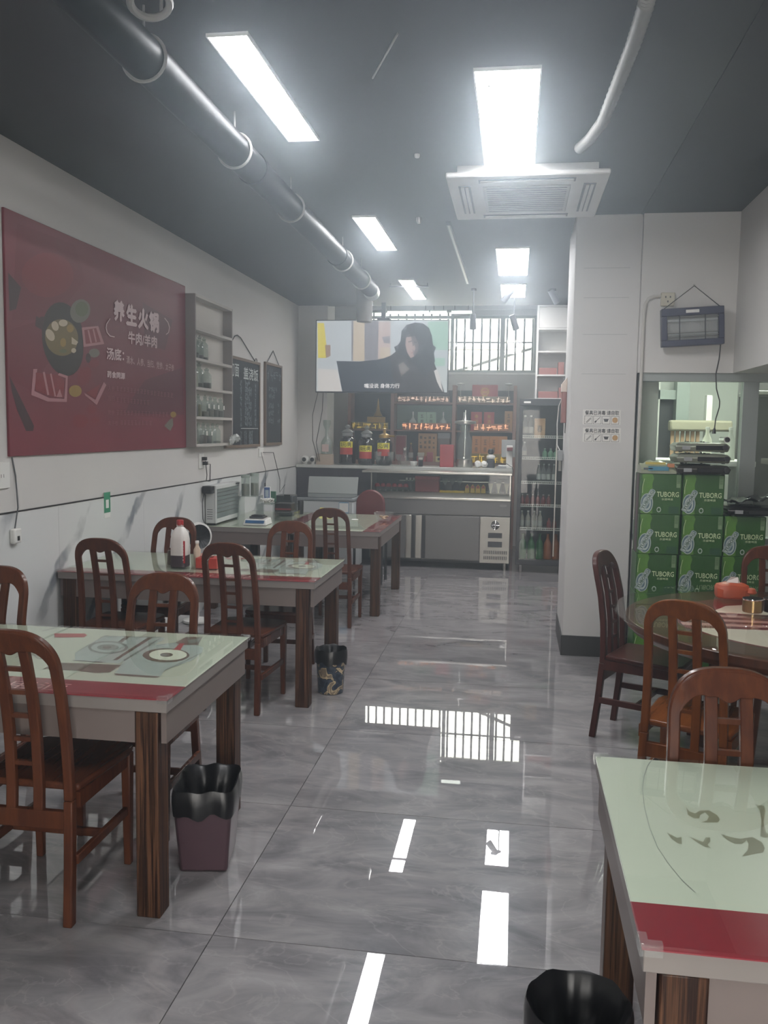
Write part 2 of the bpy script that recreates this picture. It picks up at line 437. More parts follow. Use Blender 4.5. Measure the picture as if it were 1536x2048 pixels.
# kitchen behind the glass partition
KW = mat('kitchen_wall_tile', '#bcc0bb', .35, vary=.05, scale=2)
struct(MB().box(.98, 9.1, 0, XR, 9.2, 2.75).build('wall_kitchen_back', KW, smooth=0))
struct(MB().box(.98, 6.4, 2.7, XR, 9.2, 2.76).build('ceiling_kitchen', WHITEP, smooth=0))
struct(MB().box(.98, 6.41, 0, .985, 9.1, 2.7).build('wall_kitchen_side', KW, smooth=0))
struct(MB().box(.83, 6.28, 0, XR, 6.38, .85).build('wall_partition', WHITE, smooth=0))
pw = struct(MB().box(.83, 6.27, 1.955, XR, 6.39, 2.01).build('window_2', ALU, smooth=0))
MB().box(.83, 6.26, .85, XR, 6.4, .89).build('sill', ALU, pw, smooth=0)
for xa, xb in ((.83, .85), (1.525, 1.625), (2.3, 2.34)):
    MB().box(xa, 6.29, .89, xb, 6.37, 1.955).build('mullion', ALU, pw, smooth=0)
for xa, xb in ((.85, 1.525), (1.625, 2.3), (2.34, XR)):
    MB().box(xa, 6.327, .89, xb, 6.332, 1.955).build('pane', GLASS, pw, smooth=0)
t = thing('kitchen_light', 'lit ceiling panel inside the kitchen behind the glass partition', 'light', (1.7, 7.4, 2.7))
MB().box(1.4, 6.9, 2.685, 2.0, 7.9, 2.7).build('frame', WHITEP, t, smooth=0)
MB().box(1.42, 6.92, 2.68, 1.98, 7.88, 2.686).build('diffuser', emit('kitchen_diffuser', '#f6fff4', 14), t, smooth=0)
t = thing('kitchen_doorway', 'pale framed open doorway seen through the kitchen glass beside the pillar', 'door', (1.15, 8.9, 0))
KF = mat('pale_green_frame', '#a3ada9', .4)
MB().box(1.0, 8.95, 0, 1.05, 9.08, 2.1).build('jamb', WHITEP, t, smooth=0)
MB().box(1.33, 8.95, 0, 1.39, 9.08, 2.1).build('jamb', WHITEP, t, smooth=0)
MB().box(1.0, 8.95, 1.93, 1.62, 9.08, 2.02).build('lintel', KF, t, smooth=0)
MB().box(1.54, 8.9, 0, 1.66, 9.08, 2.7).build('post', KF, t, smooth=0)
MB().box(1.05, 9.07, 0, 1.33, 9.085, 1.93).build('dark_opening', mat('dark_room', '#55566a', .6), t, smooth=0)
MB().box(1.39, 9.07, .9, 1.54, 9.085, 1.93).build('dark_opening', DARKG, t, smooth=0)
t = thing('range_hood', 'dull stainless hood sheet inside the kitchen beside the partition post', 'hood', (2.1, 7.3, 1.0))
MB().box(1.78, 7.5, 1.0, 2.5, 7.53, 2.5).build('back_sheet', STEELD, t, bevel=.004)
MB().box(1.78, 7.0, 1.9, 2.5, 7.53, 1.93).build('canopy', STEEL, t, bevel=.004)
t = thing('kitchen_worktop', 'white topped kitchen bench behind the glass partition', 'bench', (1.5, 7.2, 0))
MB().box(1.0, 6.75, 1.36, 1.75, 7.4, 1.4).build('worktop', WHITEP, t, bevel=.004)
for xx in (1.03, 1.72): MB().box(xx-.02, 6.8, 0, xx+.02, 7.35, 1.36).build('leg', ALU, t, smooth=0)
t = thing('kitchen_rack', 'wooden rack with a white post inside the kitchen', 'rack', (1.75, 8.5, 0))
MB().box(1.72, 8.4, 0, 1.77, 8.5, 1.95).build('post', WHITEP, t, smooth=0)
for i in range(6): MB().box(1.42+i*.045, 8.42, 1.2, 1.45+i*.045, 8.45, 1.62).build('slat', mat('pale_pine', '#a98a6c', .6), t, smooth=0)
MB().box(1.4, 8.36, 1.62, 1.95, 8.5, 1.72).build('cloth', mat('cream_cloth', '#9c9784', .8), t, bevel=.02)
for i, (xx, cc, lb) in enumerate(((1.45, '#d9d8cc', 'white bottle on the kitchen bench behind the stoves'), (1.62, '#b9bdb6', 'grey bottle on the kitchen bench beside the white bottle'))):
    t = thing('kitchen_bottle', lb, 'bottle', (xx, 7.0, 1.4))
    mm = mat('kitchen_bottle_%d' % i, cc, .3)
    MB().lathe([(.035, 1.4), (.035, 1.55), (.014, 1.6), (.014, 1.63)], xx, 7.0, 14).build('body', mm, t)
    MB().lathe([(.016, 1.63), (.016, 1.65), (0, 1.652)], xx, 7.0, 12).build('cap', WHITEP, t)
one(MB().lathe([(.03, 1.42), (.14, 1.5), (.16, 1.56), (.15, 1.56), (.13, 1.51), (0, 1.44)], 2.08, 6.75, 20), 'wok', 'dark wok standing behind the glass partition', 'pan', BLACKP)
one(MB().box(1.85, 6.5, 1.38, 2.5, 7.0, 1.42), 'kitchen_shelf', 'steel shelf under the dark wok in the kitchen', 'shelf', STEELD)

# ceiling lamps
for i, (x0, x1, y0, y1, lb) in enumerate((
    (-1.205, -1.04, 3.32, 4.54, 'long narrow speckled light panel beside the black duct, nearest the entrance'),
    (-.217, .062, 3.75, 5.07, 'large wide light panel just before the ceiling air conditioner'),
    (-1.18, -1.01, 6.17, 7.31, 'narrow light panel in the middle of the row beside the duct'),
    (-.207, .068, 7.31, 8.55, 'wide light panel just behind the ceiling air conditioner'),
    (-1.20, -1.045, 8.76, 10.04, 'narrow light panel above the television, crossed by a thin rail'),
    (-.2, .06, 9.09, 9.94, 'wide light panel at the bar end, behind the black spotlights'),
    (-.22, .06, .22, 1.5, 'unseen wide light panel added in line with the aisle row for the foreground'))):  # last entry: unseen panel added to brighten the foreground table and floor
    t = thing('ceiling_light', lb, 'light', (x0, y0, ZC), 'flush light panels on the ceiling')
    b = MB(); e = .006
    b.box(x0, y0, ZC-.014, x0+e, y1, ZC); b.box(x1-e, y0, ZC-.014, x1, y1, ZC); b.box(x0+e, y0, ZC-.014, x1-e, y0+e, ZC); b.box(x0+e, y1-e, ZC-.014, x1-e, y1, ZC)
    b.build('frame', WHITEP, t, smooth=0)
    MB().box(x0+e, y0+e, ZC-.012, x1-e, y1-e, ZC-.002).build('diffuser', emit('lamp_diffuser_%d' % i, '#fafcff', LAMP), t, smooth=0)
    if i in (0, 1):      # dead insects lying in the diffuser
        b = MB()
        for k in range(70 if i == 0 else 6):
            v = random.random(); u = .5+random.gauss(0, .16) if i == 0 else random.uniform(.1, .9)
            cx, cy = x0+(x1-x0)*min(.95, max(.05, u)), y0+(y1-y0)*v
            b.cyl((cx, cy, ZC-.0128), (cx, cy, ZC-.0122), random.uniform(.0022, .0055 if i == 0 else .009), n=5)
        tag(b.build('insect_speck', mat('insect_grey_%d' % i, '#6b6a60', .8), t, smooth=0), kind='stuff')

# haze volume added to give the glow and veil of a smudged lens
hz = bpy.data.materials.new('lens_glow_scatter'); hz.use_nodes = True; nt = hz.node_tree; nt.nodes.clear()
o_ = nt.nodes.new('ShaderNodeOutputMaterial'); vs_ = nt.nodes.new('ShaderNodeVolumeScatter')
vs_.inputs['Color'].default_value = (.80, .91, 1.0, 1); vs_.inputs['Density'].default_value = GLOW_HAZE; vs_.inputs['Anisotropy'].default_value = .82
nt.links.new(vs_.outputs[0], o_.inputs['Volume'])
if GLOW_HAZE:
    tag(MB().box(XL-.2, YF-.2, -.05, XR+.2, YB+.1, 3.65).build('lens_haze_volume', hz, smooth=0), 'thin bluish haze volume added for lens glow through the whole dining room', None, None, 'stuff')

# ================================================================== CHAIRS
def make_chair(name, label, wood_mat, loc, rz, group):
    t = thing(name, label, 'chair', loc, group, rz, world=False)
    ZS = [0, .2, .42, .6, .75, .88, .97]; YS = [-.238, -.216, -.198, -.205, -.226, -.258, -.29]
    def fy(z):
        z = max(0, min(.97, z))
        for i in range(6):
            if z <= ZS[i+1]:
                u = (z-ZS[i])/(ZS[i+1]-ZS[i]); return YS[i]+(YS[i+1]-YS[i])*u
        return YS[-1]
    A0, TOP = .83, .97
    def hw(z): return .178-.022*min(1, max(0, z)/A0)
    out = []; inn = []
    st = .031
    for k in range(10):
        z = .40+(A0-.40)*k/10; out.append((-hw(z), z)); inn.append((-hw(z)+st, z))
    W = hw(A0)
    for k in range(25):
        a = math.pi*k/24; c, s_ = -math.cos(a), math.sin(a)
        cs = math.copysign(abs(c)**.72, c)
        out.append((W*cs, A0+(TOP-A0)*s_**.86)); inn.append(((W-st)*cs, A0+(TOP-A0-.042)*s_**.86))
    for k in range(9, -1, -1):
        z = .40+(A0-.40)*k/10; out.append((hw(z), z)); inn.append((hw(z)-st, z))
    MB().ribbon(out, inn, fy, .03).build('back_frame', wood_mat, t, bevel=.005)
    up = []; lo = []
    N = 28
    for k in range(N+1):
        u = -.128+.256*k/N; a = abs(u)
        up.append((u, A0+(TOP-A0)*max(0, 1-((a/W)**(1/.72))**2)**.43-.006))
        if a < .028: z = .897-.013*math.cos(a/.028*math.pi/2)
        elif a < .062: z = .897
        else: z = .900-.05*((a-.062)/.066)**2.4
        lo.append((u, z))
    MB().ribbon(up, lo, fy, .0312).build('crest_rail', wood_mat, t, bevel=.003)
    for sgn in (-1, 1):
        o2 = []; i2 = []
        for k in range(13):
            z = .34+.56*k/12; c = sgn*(.0485-.004*z); o2.append((c+.0165, z)); i2.append((c-.0165, z))
        MB().ribbon(o2, i2, fy, .022).build('back_slat', wood_mat, t, bevel=.003)
    for z in (.835, .755, .675, .595, .515):
        c = .0485-.004*z-.0155
        MB().box(-c, fy(z)-.007, z-.007, c, fy(z)+.007, z+.007).build('rung', wood_mat, t, smooth=0)
    MB().box(-.150, fy(.34)-.012, .305, .150, fy(.34)+.012, .365).build('lower_rail', wood_mat, t, bevel=.003)
    # seat
    sp = [(-.175, -.182), (.175, -.182), (.2, .14), (.19, .19), (.15, .212), (-.15, .212), (-.19, .19), (-.2, .14)]
    MB().prism(sp, .422, .447).build('seat', SEATM[wood_mat], t, bevel=.008)
    for sgn in (-1, 1):
        b = MB(); vs = []
        for k in range(7):
            z = .40*k/6; h = hw(z); y = fy(z)
            vs += [(sgn*(h-st), y-.016, z), (sgn*h, y-.016, z), (sgn*h, y+.016, z), (sgn*(h-st), y+.016, z)]
        fs = [(0, 1, 2, 3), (24, 27, 26, 25)]
        for k in range(6):
            for j in range(4): fs.append((4*k+j, 4*k+(j+1) % 4, 4*k+4+(j+1) % 4, 4*k+4+j))
        b.add(vs, fs); b.build('leg', wood_mat, t, bevel=.004)
        b = MB(); vs = []
        for z, h in ((0, .013), (.42, .018)):
            cx, cy = sgn*.172, .175
            vs += [(cx-h, cy-h, z), (cx+h, cy-h, z), (cx+h, cy+h, z), (cx-h, cy+h, z)]
        b.add(vs, [(0, 3, 2, 1), (4, 5, 6, 7)]+[(j, (j+1) % 4, 4+(j+1) % 4, 4+j) for j in range(4)])
        b.build('leg', wood_mat, t, bevel=.004)
        b = MB(); b.add([(sgn*.163, fy(.2)+.01, .19), (sgn*.180, fy(.2)+.01, .19), (sgn*.18, .162, .19), (sgn*.163, .162, .19), (sgn*.163, fy(.2)+.01, .222), (sgn*.180, fy(.2)+.01, .222), (sgn*.18, .162, .222), (sgn*.163, .162, .222)],
                        [(0, 3, 2, 1), (4, 5, 6, 7), (0, 1, 5, 4), (1, 2, 6, 5), (2, 3, 7, 6), (3, 0, 4, 7)])
        b.build('stretcher', wood_mat, t, bevel=.003)
        MB().box(sgn*.172-.008, -.185, .372, sgn*.172+.008, .158, .422).build('seat_apron', wood_mat, t, smooth=0)
    MB().box(-.155, .165, .372, .155, .183, .422).build('seat_apron', wood_mat, t, smooth=0)
    MB().box(-.163, -.02, .19, .163, -.003, .218).build('stretcher', wood_mat, t, bevel=.003)
    return t
GL, GR = 'slat backed chairs at the tables along the marble wall', 'slat backed chairs round the glass topped table'
R = math.radians
ch0 = make_chair('dining_chair', 'slat back chair at the red banded front of the table with the bottle prints', VARN, (-1.53, 2.72, 0), 0, GL)
for x, y, rz, lb in (
    (-1.466, 3.25, 181, 'slat back chair behind the bottle prints, at the far side of that table'),
    (-2.258, 3.25, 178, 'slat back chair by the marble wall, at the far side of the bottle print table'),
    (-1.525, 4.83, -4, 'slat back chair at the front of the middle wall table, beside the camouflage bin'),
    (-2.285, 4.83, 0, 'slat back chair at the front of the middle wall table, close to the marble wall'),
    (-2.304, 5.44, 180, 'slat back chair behind the white jug and in front of the small white fan'),
    (-1.476, 5.44, 182, 'slat back chair behind the middle wall table, just before the digital scale'),
    (-1.44, 7.03, 0, 'dark slat back chair standing alone before the far table with the scale')):
    copy_tree(ch0, (x, y, 0), R(rz), lb, GL)
c_ = copy_tree(ch0, (.77, 3.66, 0), R(-25), 'orange-brown slat back chair seen from behind, drawn up to the round glass table', GR); setmat(c_, VARN, VARNO); setmat(c_, SEATM[VARN], SEATM[VARNO])
c_ = copy_tree(ch0, (.73, 4.64, 0), R(-115.5), 'dark red slat back chair seen from its side between pillar and round table', GR); setmat(c_, VARN, VARND); setmat(c_, SEATM[VARN], SEATM[VARND])
c_ = copy_tree(ch0, (1.43, 4.91, 0), R(176), 'slat back chair behind the round table in front of the green cartons', GR)
c_ = copy_tree(ch0, (.585, 2.14, 0), R(180), 'slat back chair pushed in behind the large cream table with brush strokes', 'chair at the brush stroke table')

# ================================================================== TABLES
SHEET = {}; BAND = {}
def make_table(name, label, loc, rz, L=1.59, D=.86, art=True):
    t = thing(name, label, 'table', loc, None, rz, world=False)
    x0, x1, y0, y1 = -L/2, L/2, -D/2, D/2
    MB().box(x0+.004, y0+.004, .69, x1-.004, y1-.004, .732).build('tabletop', LAM, t, bevel=.002)
    MB().box(x0, y0+.15, .732, x1, y1, .7345).build('printed_sheet', CREAM, t, smooth=0); SHEET[t.name] = KEEP[-1]
    MB().box(x0, y0, .732, x1, y0+.15, .7345).build('red_band', REDP, t, smooth=0); BAND[t.name] = KEEP[-1]
    MB().box(x0, y0, .737, x1, y1, .742).build('glass_sheet', GLASSG, t, smooth=0)
    MB().box(x0+.1, y0+.012, .585, x1-.1, y0+.03, .69).build('apron', APR, t, smooth=0)
    MB().box(x0+.1, y1-.03, .585, x1-.1, y1-.012, .69).build('apron', APR, t, smooth=0)
    for sx in (x0+.012, x1-.03): MB().box(sx, y0+.02, .585, sx+.018, y1-.02, .69).build('apron', APR, t, smooth=0)
    for sx in (x0+.034, x1-.114):
        for sy in (y0+.006, y1-.086):
            MB().box(sx, sy, 0, sx+.08, sy+.08, .69).build('leg', LEGW, t, bevel=.004)
    for sx in (-1, 1):
        for sy in (-1, 1):
            cx, cy = sx*(L/2), sy*(D/2); b = MB()
            e = .004
            xa, xb = sorted((cx+sx*e, cx-sx*.035)); ya, yb = sorted((cy+sy*e, cy-sy*.035))
            b.prism([(cx+sx*e, cy+sy*e), (cx-sx*.035, cy+sy*e), (cx-sx*.035, cy-sy*.012), (cx-sx*.012, cy-sy*.012), (cx-sx*.012, cy-sy*.035), (cx+sx*e, cy-sy*.035)], .7425, .7455)
            xa, xb = sorted((cx+sx*.0005, cx+sx*e)); b.box(xa, ya, .722, xb, yb, .7425)
            xa, xb = sorted((cx+sx*e, cx-sx*.035)); yc, yd = sorted((cy+sy*.0005, cy+sy*e)); b.box(xa, yc, .722, xb, yd, .7425)
            b.build('corner_guard', CLEARP, t, bevel=.0015, smooth=40)
    return t
# bottle prints measured on the nearest wall table, in its own frame
T1 = (-1.86, 2.992, 0)
INKG, INKB, INKS, INKR, INKW, INKD = (mat('ink_grey', '#7e837e', .3), mat('ink_brown', '#6d625a', .3), mat('ink_silver', '#a6b0ac', .3), mat('ink_red', '#a54a4c', .3), mat('ink_cream', '#d8dccb', .3), mat('ink_dark', '#4d4a48', .3))
def t1(x, y):
    p = onZ(x, y, .7345); return Vector((p.x-T1[0], p.y-T1[1], .7345))
UP = Vector((0, 0, .0003))
ART = [
 (2, [(150, 1306), (208, 1272), (325, 1274), (330, 1278), (238, 1327), (150, 1322)]), (0, line(150, 1306, 208, 1272, 1.5)), (0, line(208, 1272, 322, 1275, 1.5)),
 (1, [(231, 1287), (252, 1272.5), (261, 1272.5), (242, 1287)]), (1, [(226, 1320), (296, 1275), (306, 1275), (233, 1321)]), (0, [(246, 1320), (318, 1277), (321, 1278), (249, 1321)]),
 (0, ell(216, 1295, 40, 13)), (2, ell(216, 1295, 34, 10)), (0, ell(216, 1295, 22, 6)), (1, ell(214, 1295, 9, 3)),
 (1, [(86, 1338), (110, 1325), (245, 1330), (219, 1345), (190, 1346), (150, 1341)]),
 (2, [(228, 1349), (248, 1322), (302, 1290), (370, 1284), (407, 1295), (404, 1306), (382, 1322), (330, 1340), (320, 1354)]), (1, [(228, 1347), (320, 1353), (316, 1356), (232, 1351)]),
 (0, line(248, 1322, 302, 1290, 1.5)), (0, line(330, 1341, 404, 1306, 1.5)),
 (1, ell(332, 1311, 47, 14)), (4, ell(336, 1310, 38, 11)), (1, ell(333, 1310, 13, 4.2)), (0, ell(328, 1310, 8, 2.6)),
 (1, [(351, 1286), (372, 1274), (405, 1275), (396, 1290), (365, 1291)]), (3, [(346, 1300), (360, 1287), (369, 1287), (360, 1301)]), (0, [(375, 1281), (402, 1276), (398, 1284), (380, 1288)]),
 (3, [(108, 1267), (170, 1267.5), (174, 1271), (168, 1275), (110, 1275)]),
 (5, line(86, 1262, 125, 1252, 1)),
 (5, line(35, 1306, 85, 1313, 1)), (5, line(60, 1300, 75, 1318, 1)), (5, line(92, 1298, 103, 1312, 1)), (5, line(30, 1316, 50, 1305, 1)), (5, line(78, 1318, 100, 1309, 1)), (5, line(145, 1321, 205, 1325, 1)),
]
def table_art(t):
    shapes('printed_picture', SHEET[t.name], [INKG, INKB, INKS, INKR, INKW, INKD], ART, t1, UP)
    def band(u0, u1, s): # lettering in the red band
        z = Vector((0, 0, .0352-.0345+.7345))
        text('lettering', s, mat('band_ink', '#b98d8c', .3) if 'band_ink' not in bpy.data.materials else bpy.data.materials['band_ink'], BAND[t.name], Vector((u0, -.405, .7349)), Vector((u1, -.405, .7349)), Vector((u0, -.325, .7349)))
    band(-.02, .42, '指定用酒')
tb1 = make_table('dining_table', 'cream wall table with bottle prints and a red front band, above the square bin', T1, 0); table_art(tb1)
tb2 = make_table('dining_table', 'middle table of the wall row, carrying the white jug and the red tissue box', (-1.874, 5.18, 0), 0, 1.56); table_art(tb2)
tb3 = make_table('dining_table', 'far wall table turned lengthwise, its red band along the aisle', (-1.492, 7.945, 0), R(90), 1.44, .77)
tb4 = make_table('dining_table', 'far table against the marble wall, under the scale and the acrylic stand', (-2.2725, 7.945, 0), R(90), 1.44, .765)
b = MB()
for i in range(26):
    x, y = random.uniform(-.6, .6), random.uniform(-.2, .32); b.box(x, y, .7346, x+random.uniform(.06, .2), y+.006, .7349)
b2 = b
tag(b.build('printed_strokes', INKB, SHEET[tb3.name], smooth=0), kind='stuff')
b = MB()
for i in range(12):
    x, y = random.uniform(-.6, .0), random.uniform(-.2, .32); b.box(x, y, .7346, x+random.uniform(.06, .2), y+.006, .7349)
tag(b.build('printed_strokes', INKB, SHEET[tb4.name], smooth=0), kind='stuff')
T4 = (1.025, 1.888, 0)
tb5 = make_table('dining_table', 'large cream table with grey brush strokes and a red band, before the round table', T4, 0, 1.58, .884)
BR = [
 (0, [(1372, 1614), (1379, 1623), (1390, 1627), (1400, 1621), (1418, 1621), (1434, 1630), (1440, 1639), (1436, 1645), (1402, 1645), (1414, 1641), (1418, 1633), (1410, 1625), (1401, 1630), (1398, 1637), (1388, 1637), (1376, 1630)]),
 (0, [(1333, 1665), (1343, 1670), (1354, 1676), (1363, 1674), (1364, 1689), (1356, 1687), (1343, 1678)]),
 (0, [(1377, 1673), (1395, 1680), (1406, 1684), (1411, 1675), (1420, 1675), (1421, 1683), (1415, 1690), (1422, 1696), (1410, 1694), (1397, 1687)]),
 (0, [(1441, 1668), (1460, 1674), (1480, 1678), (1505, 1674), (1524, 1685), (1530, 1697), (1526, 1705), (1484, 1713), (1496, 1700), (1497, 1688), (1493, 1681), (1484, 1688), (1470, 1688), (1455, 1681)]),
 (0, [(1510, 1609), (1528, 1612), (1531, 1622), (1527, 1645), (1532, 1665), (1542, 1672), (1530, 1676), (1520, 1673), (1523, 1640), (1519, 1620)]),
 (0, [(1534, 1606), (1560, 1606), (1590, 1612), (1588, 1618), (1556, 1612), (1538, 1610)]),
 (0, [(1560, 1650), (1600, 1648), (1612, 1660), (1600, 1690), (1580, 1700), (1590, 1672), (1580, 1660)]),
]
def t4(x, y):
    p = onZ(x, y, .7345); return Vector((p.x-T4[0], p.y-T4[1], .7345))
arc = [(1308, 1516), (1296, 1530), (1288, 1552), (1285, 1580), (1289, 1615), (1299, 1655), (1315, 1695), (1337, 1728), (1365, 1762), (1391, 1786)]
for a_, b_ in zip(arc, arc[1:]): BR.append((1, line(a_[0], a_[1], b_[0], b_[1], 1.1)))
shapes('brush_strokes', SHEET[tb5.name], [mat('ink_olive', '#858672', .3), INKG], BR, t4, UP)

# round table
RC = (1.373, 4.19)
t = thing('round_table', 'round brown table under a large clear glass disc with a red and white printed cloth', 'table', (RC[0], RC[1], 0))
BRW = wood('brown_table_wood', '#3d2316', '#553120', 6, 30, 6, 3, .35, .3)
MB().lathe([(.3, .66), (.80, .67), (.83, .70), (.83, .735), (0, .735)], RC[0], RC[1], 64).build('tabletop', BRW, t, bevel=.004)
def rt(u, v): return Vector((RC[0]+u, RC[1]+v, .7355))
cl = []
cl.append((0, ell(0, 0, .62, .62, 48)))
cl.append((1, ell(0, 0, .60, .60, 48)))
for k in range(-3, 4):
    y = k*.055; cl.append((0 if k % 2 else 2, [(-.60, y-.026), (-.05, y-.026-.01*k), (-.05, y+.026-.01*k), (-.60, y+.026)]))
cl.append((0, [(-.6, .1), (-.46, .42), (-.2, .58), (0, .6), (0, .5), (-.3, .36), (-.45, .12)]))
shapes('printed_cloth', t, [REDP, mat('cloth_white', '#d9cdbd', .4), mat('cloth_pink', '#c08f86', .4)], cl, rt, Vector((0, 0, .0006)))
MB().lathe([(.3, .752), (.884, .752), (.887, .756), (.884, .76), (0, .76)], RC[0], RC[1], 96).build('glass_disc', GLASSG, t, smooth=50)
MB().lathe([(.02, .735), (.02, .752), (0, .752)], RC[0], RC[1], 8).build('spacer', CLEARP, t)
for a in range(4):
    aa = math.pi/4+a*math.pi/2
    MB().cyl((RC[0]+.52*math.cos(aa), RC[1]+.52*math.sin(aa), 0), (RC[0]+.45*math.cos(aa), RC[1]+.45*math.sin(aa), .67), .03, .04, 12).build('leg', BRW, t)
MB().lathe([(.47, .585), (.49, .59), (.49, .665), (.47, .67)], RC[0], RC[1], 48).build('apron', BRW, t)

# red padded chair at the far end
t = thing('padded_chair', 'dark red round backed chair between the far table and the steel counter', 'chair', (-1.5, 8.95, 0))
REDL = mat('dark_red_leather', '#5b1d1f', .35, vary=.1)
prof = [(-.15, .44)]+[(-.155, .62)]+[(-.155*math.cos(math.pi*k/14), .80+.155*math.sin(math.pi*k/14)) for k in range(15)]+[(.155, .62), (.15, .44)]
MB().prism([(p[0]-1.5, p[1]) for p in prof], 9.08, 9.13, 'y').build('backrest', REDL, t, bevel=.015)
MB().box(-1.70, 8.76, .41, -1.30, 9.09, .46).build('seat', REDL, t, bevel=.02)
for xx in (-1.67, -1.33):
    for yy in (8.79, 9.1): MB().cyl((xx, yy, 0), (xx, yy, .42), .015, n=10).build('leg', BLACKP, t)

# ================================================================== LEFT WALL
PX_ = XL+.016           # poster face
t = thing('menu_poster', 'huge dark red hot pot poster with white lettering on the wall', 'poster', (XL, 5.56, 1.42))
MB().box(XL+.001, 4.30, 1.422, PX_, 6.82, 2.713).build('board', mat('poster_red', '#702f39', .45, vary=.13, scale=1.6), t, bevel=.003)
board = KEEP[-1]
def po(x, y): return onX(x, y, PX_)
PM = [mat('poster_dark', '#3b2428', .45), mat('poster_pot', '#2b2422', .45), mat('poster_broth', '#6f6038', .45), mat('poster_tofu', '#b9ad98', .45),
      mat('poster_corn', '#8f7434', .45), mat('poster_pink', '#a4757a', .45), mat('poster_meat', '#7d2a30', .45), mat('poster_bright', '#75262f', .45), mat('poster_green', '#5a6242', .45), mat('poster_shade', '#6a2430', .45), mat('poster_grey', '#6d6a60', .45), mat('poster_plum', '#5d2a34', .45)]
PS = [(9, [(34, 446), (150, 490), (170, 560), (110, 640), (24, 640)]), (0, [(16, 545), (42, 575), (32, 618), (19, 622)]), (7, ell(95, 550, 52, 45)),
 (9, [(20, 660), (80, 640), (100, 720), (60, 780), (20, 760)]), (11, [(285, 605), (345, 640), (330, 700), (290, 690)]), (11, [(262, 800), (290, 760), (365, 735), (368, 830), (250, 825)]),
 (0, [(18, 750), (38, 790), (68, 852), (66, 862), (52, 862), (34, 820), (24, 785)]),
 (1, ell(125, 672, 41, 68, 28, -.12)), (0, [(72, 632), (86, 640), (84, 660), (70, 652)]), (0, ell(84, 645, 8, 12)), (1, ell(125, 685, 40, 68, 28, -.2)), (2, ell(123, 675, 33, 37, 26, -.2)),
 (3, ell(100, 670, 8, 13, 12, -.5)), (3, ell(110, 652, 7, 10, 12, -.3)), (3, ell(126, 646, 9, 7, 12)), (4, ell(140, 657, 7, 8, 12)), (3, [(143, 674), (156, 684), (152, 690), (143, 688)]), (4, ell(126, 685, 6, 9, 12)), (3, ell(147, 701, 5, 5, 10)), (8, ell(126, 702, 8, 4, 10)),
 (10, ell(160, 622, 20, 24, 16, .3)), (8, ell(163, 618, 13, 15, 14)),
 (5, [(163, 655), (196, 652), (208, 688), (167, 694)]), (6, [(168, 660), (192, 656), (201, 684), (171, 688)]),
 (5, line(176, 660, 182, 686, 3)), (5, line(186, 658, 192, 684, 3)), (10, ell(188, 706, 11, 9, 12)), (0, ell(176, 716, 5, 10, 10)),
 (5, [(66, 738), (74, 738), (68, 782), (98, 796), (128, 798), (131, 756), (115, 750), (118, 746), (135, 752), (133, 804), (95, 803), (62, 790)]), (6, [(71, 745), (114, 750), (128, 760), (126, 795), (98, 792), (70, 780)]),
 (5, line(87, 744, 96, 790, 4)), (5, line(101, 747, 110, 793, 3)), (5, [(112, 794), (119, 778), (124, 794)]),
 (7, ell(168, 752, 13, 20, 14, .4)), (4, ell(150, 782, 13, 12, 14)), (7, ell(188, 727, 10, 8, 12)),
 (5, [(207, 764), (212, 770), (193, 810), (170, 791), (168, 786), (190, 800)]), (6, [(172, 786), (200, 768), (190, 797)]),
 (7, ell(183, 818, 10, 9, 12)), (7, ell(160, 842, 16, 14, 12)), (7, ell(190, 840, 8, 7, 12)),
 (4, ell(346, 829, 6, 6, 12)), (10, [(338, 840), (345, 836), (346, 850), (340, 862), (328, 852)])]
shapes('printed_picture', board, PM, PS, po, Vector((.0004, 0, 0)))
PINK = mat('poster_lettering', '#c9b2b4', .45); DIM = mat('poster_dim_lettering', '#8d5a62', .45)
def ptext(s, bl, br, tl, mm, bold=0.0):
    q = Vector((.004, 0, 0)); text('lettering', s, mm, board, po(*bl)+q, po(*br)+q, po(*tl)+q, bold)
for s, bl, br, tl in (('养', (226, 641), (248, 646), (226, 597)), ('生', (251, 650), (273, 654), (251, 606)), ('火', (275, 657), (296, 661), (275, 614)), ('锅', (297, 663), (317, 667), (297, 621))):
    ptext(s, bl, br, tl, PINK, .055)
ptext('牛肉/羊肉', (255, 687), (313, 697), (255, 661), PINK, .03)
ptext('汤底：', (212, 719), (247, 723), (212, 694), PINK, .03)
ptext('清水、人参、当归、党参、太子参', (252, 727), (347, 743), (252, 711), PINK)
ptext('药食同源', (213, 755), (249, 759), (213, 741), PINK, .05)
def curve_pts(pts, wd):
    out = []
    for a_, b_ in zip(pts, pts[1:]): out.append((0, line(a_[0], a_[1], b_[0], b_[1], wd)))
    return out
for s_, x0, x1, y in (('人参', 215, 228, 781), ('当归', 215, 228, 801), ('党参', 215, 228, 829), ('太子参', 215, 235, 850)):
    ptext(s_, (x0, y), (x1, y+1.5), (x0, y-10), DIM)
br_ = curve_pts([(219, 637), (212, 648), (211, 656), (213, 665), (219, 672), (228, 674)], 1.6)+curve_pts([(328, 636), (335, 645), (338, 655), (336, 665), (331, 669)], 1.4)
random.seed(11)
dm = []
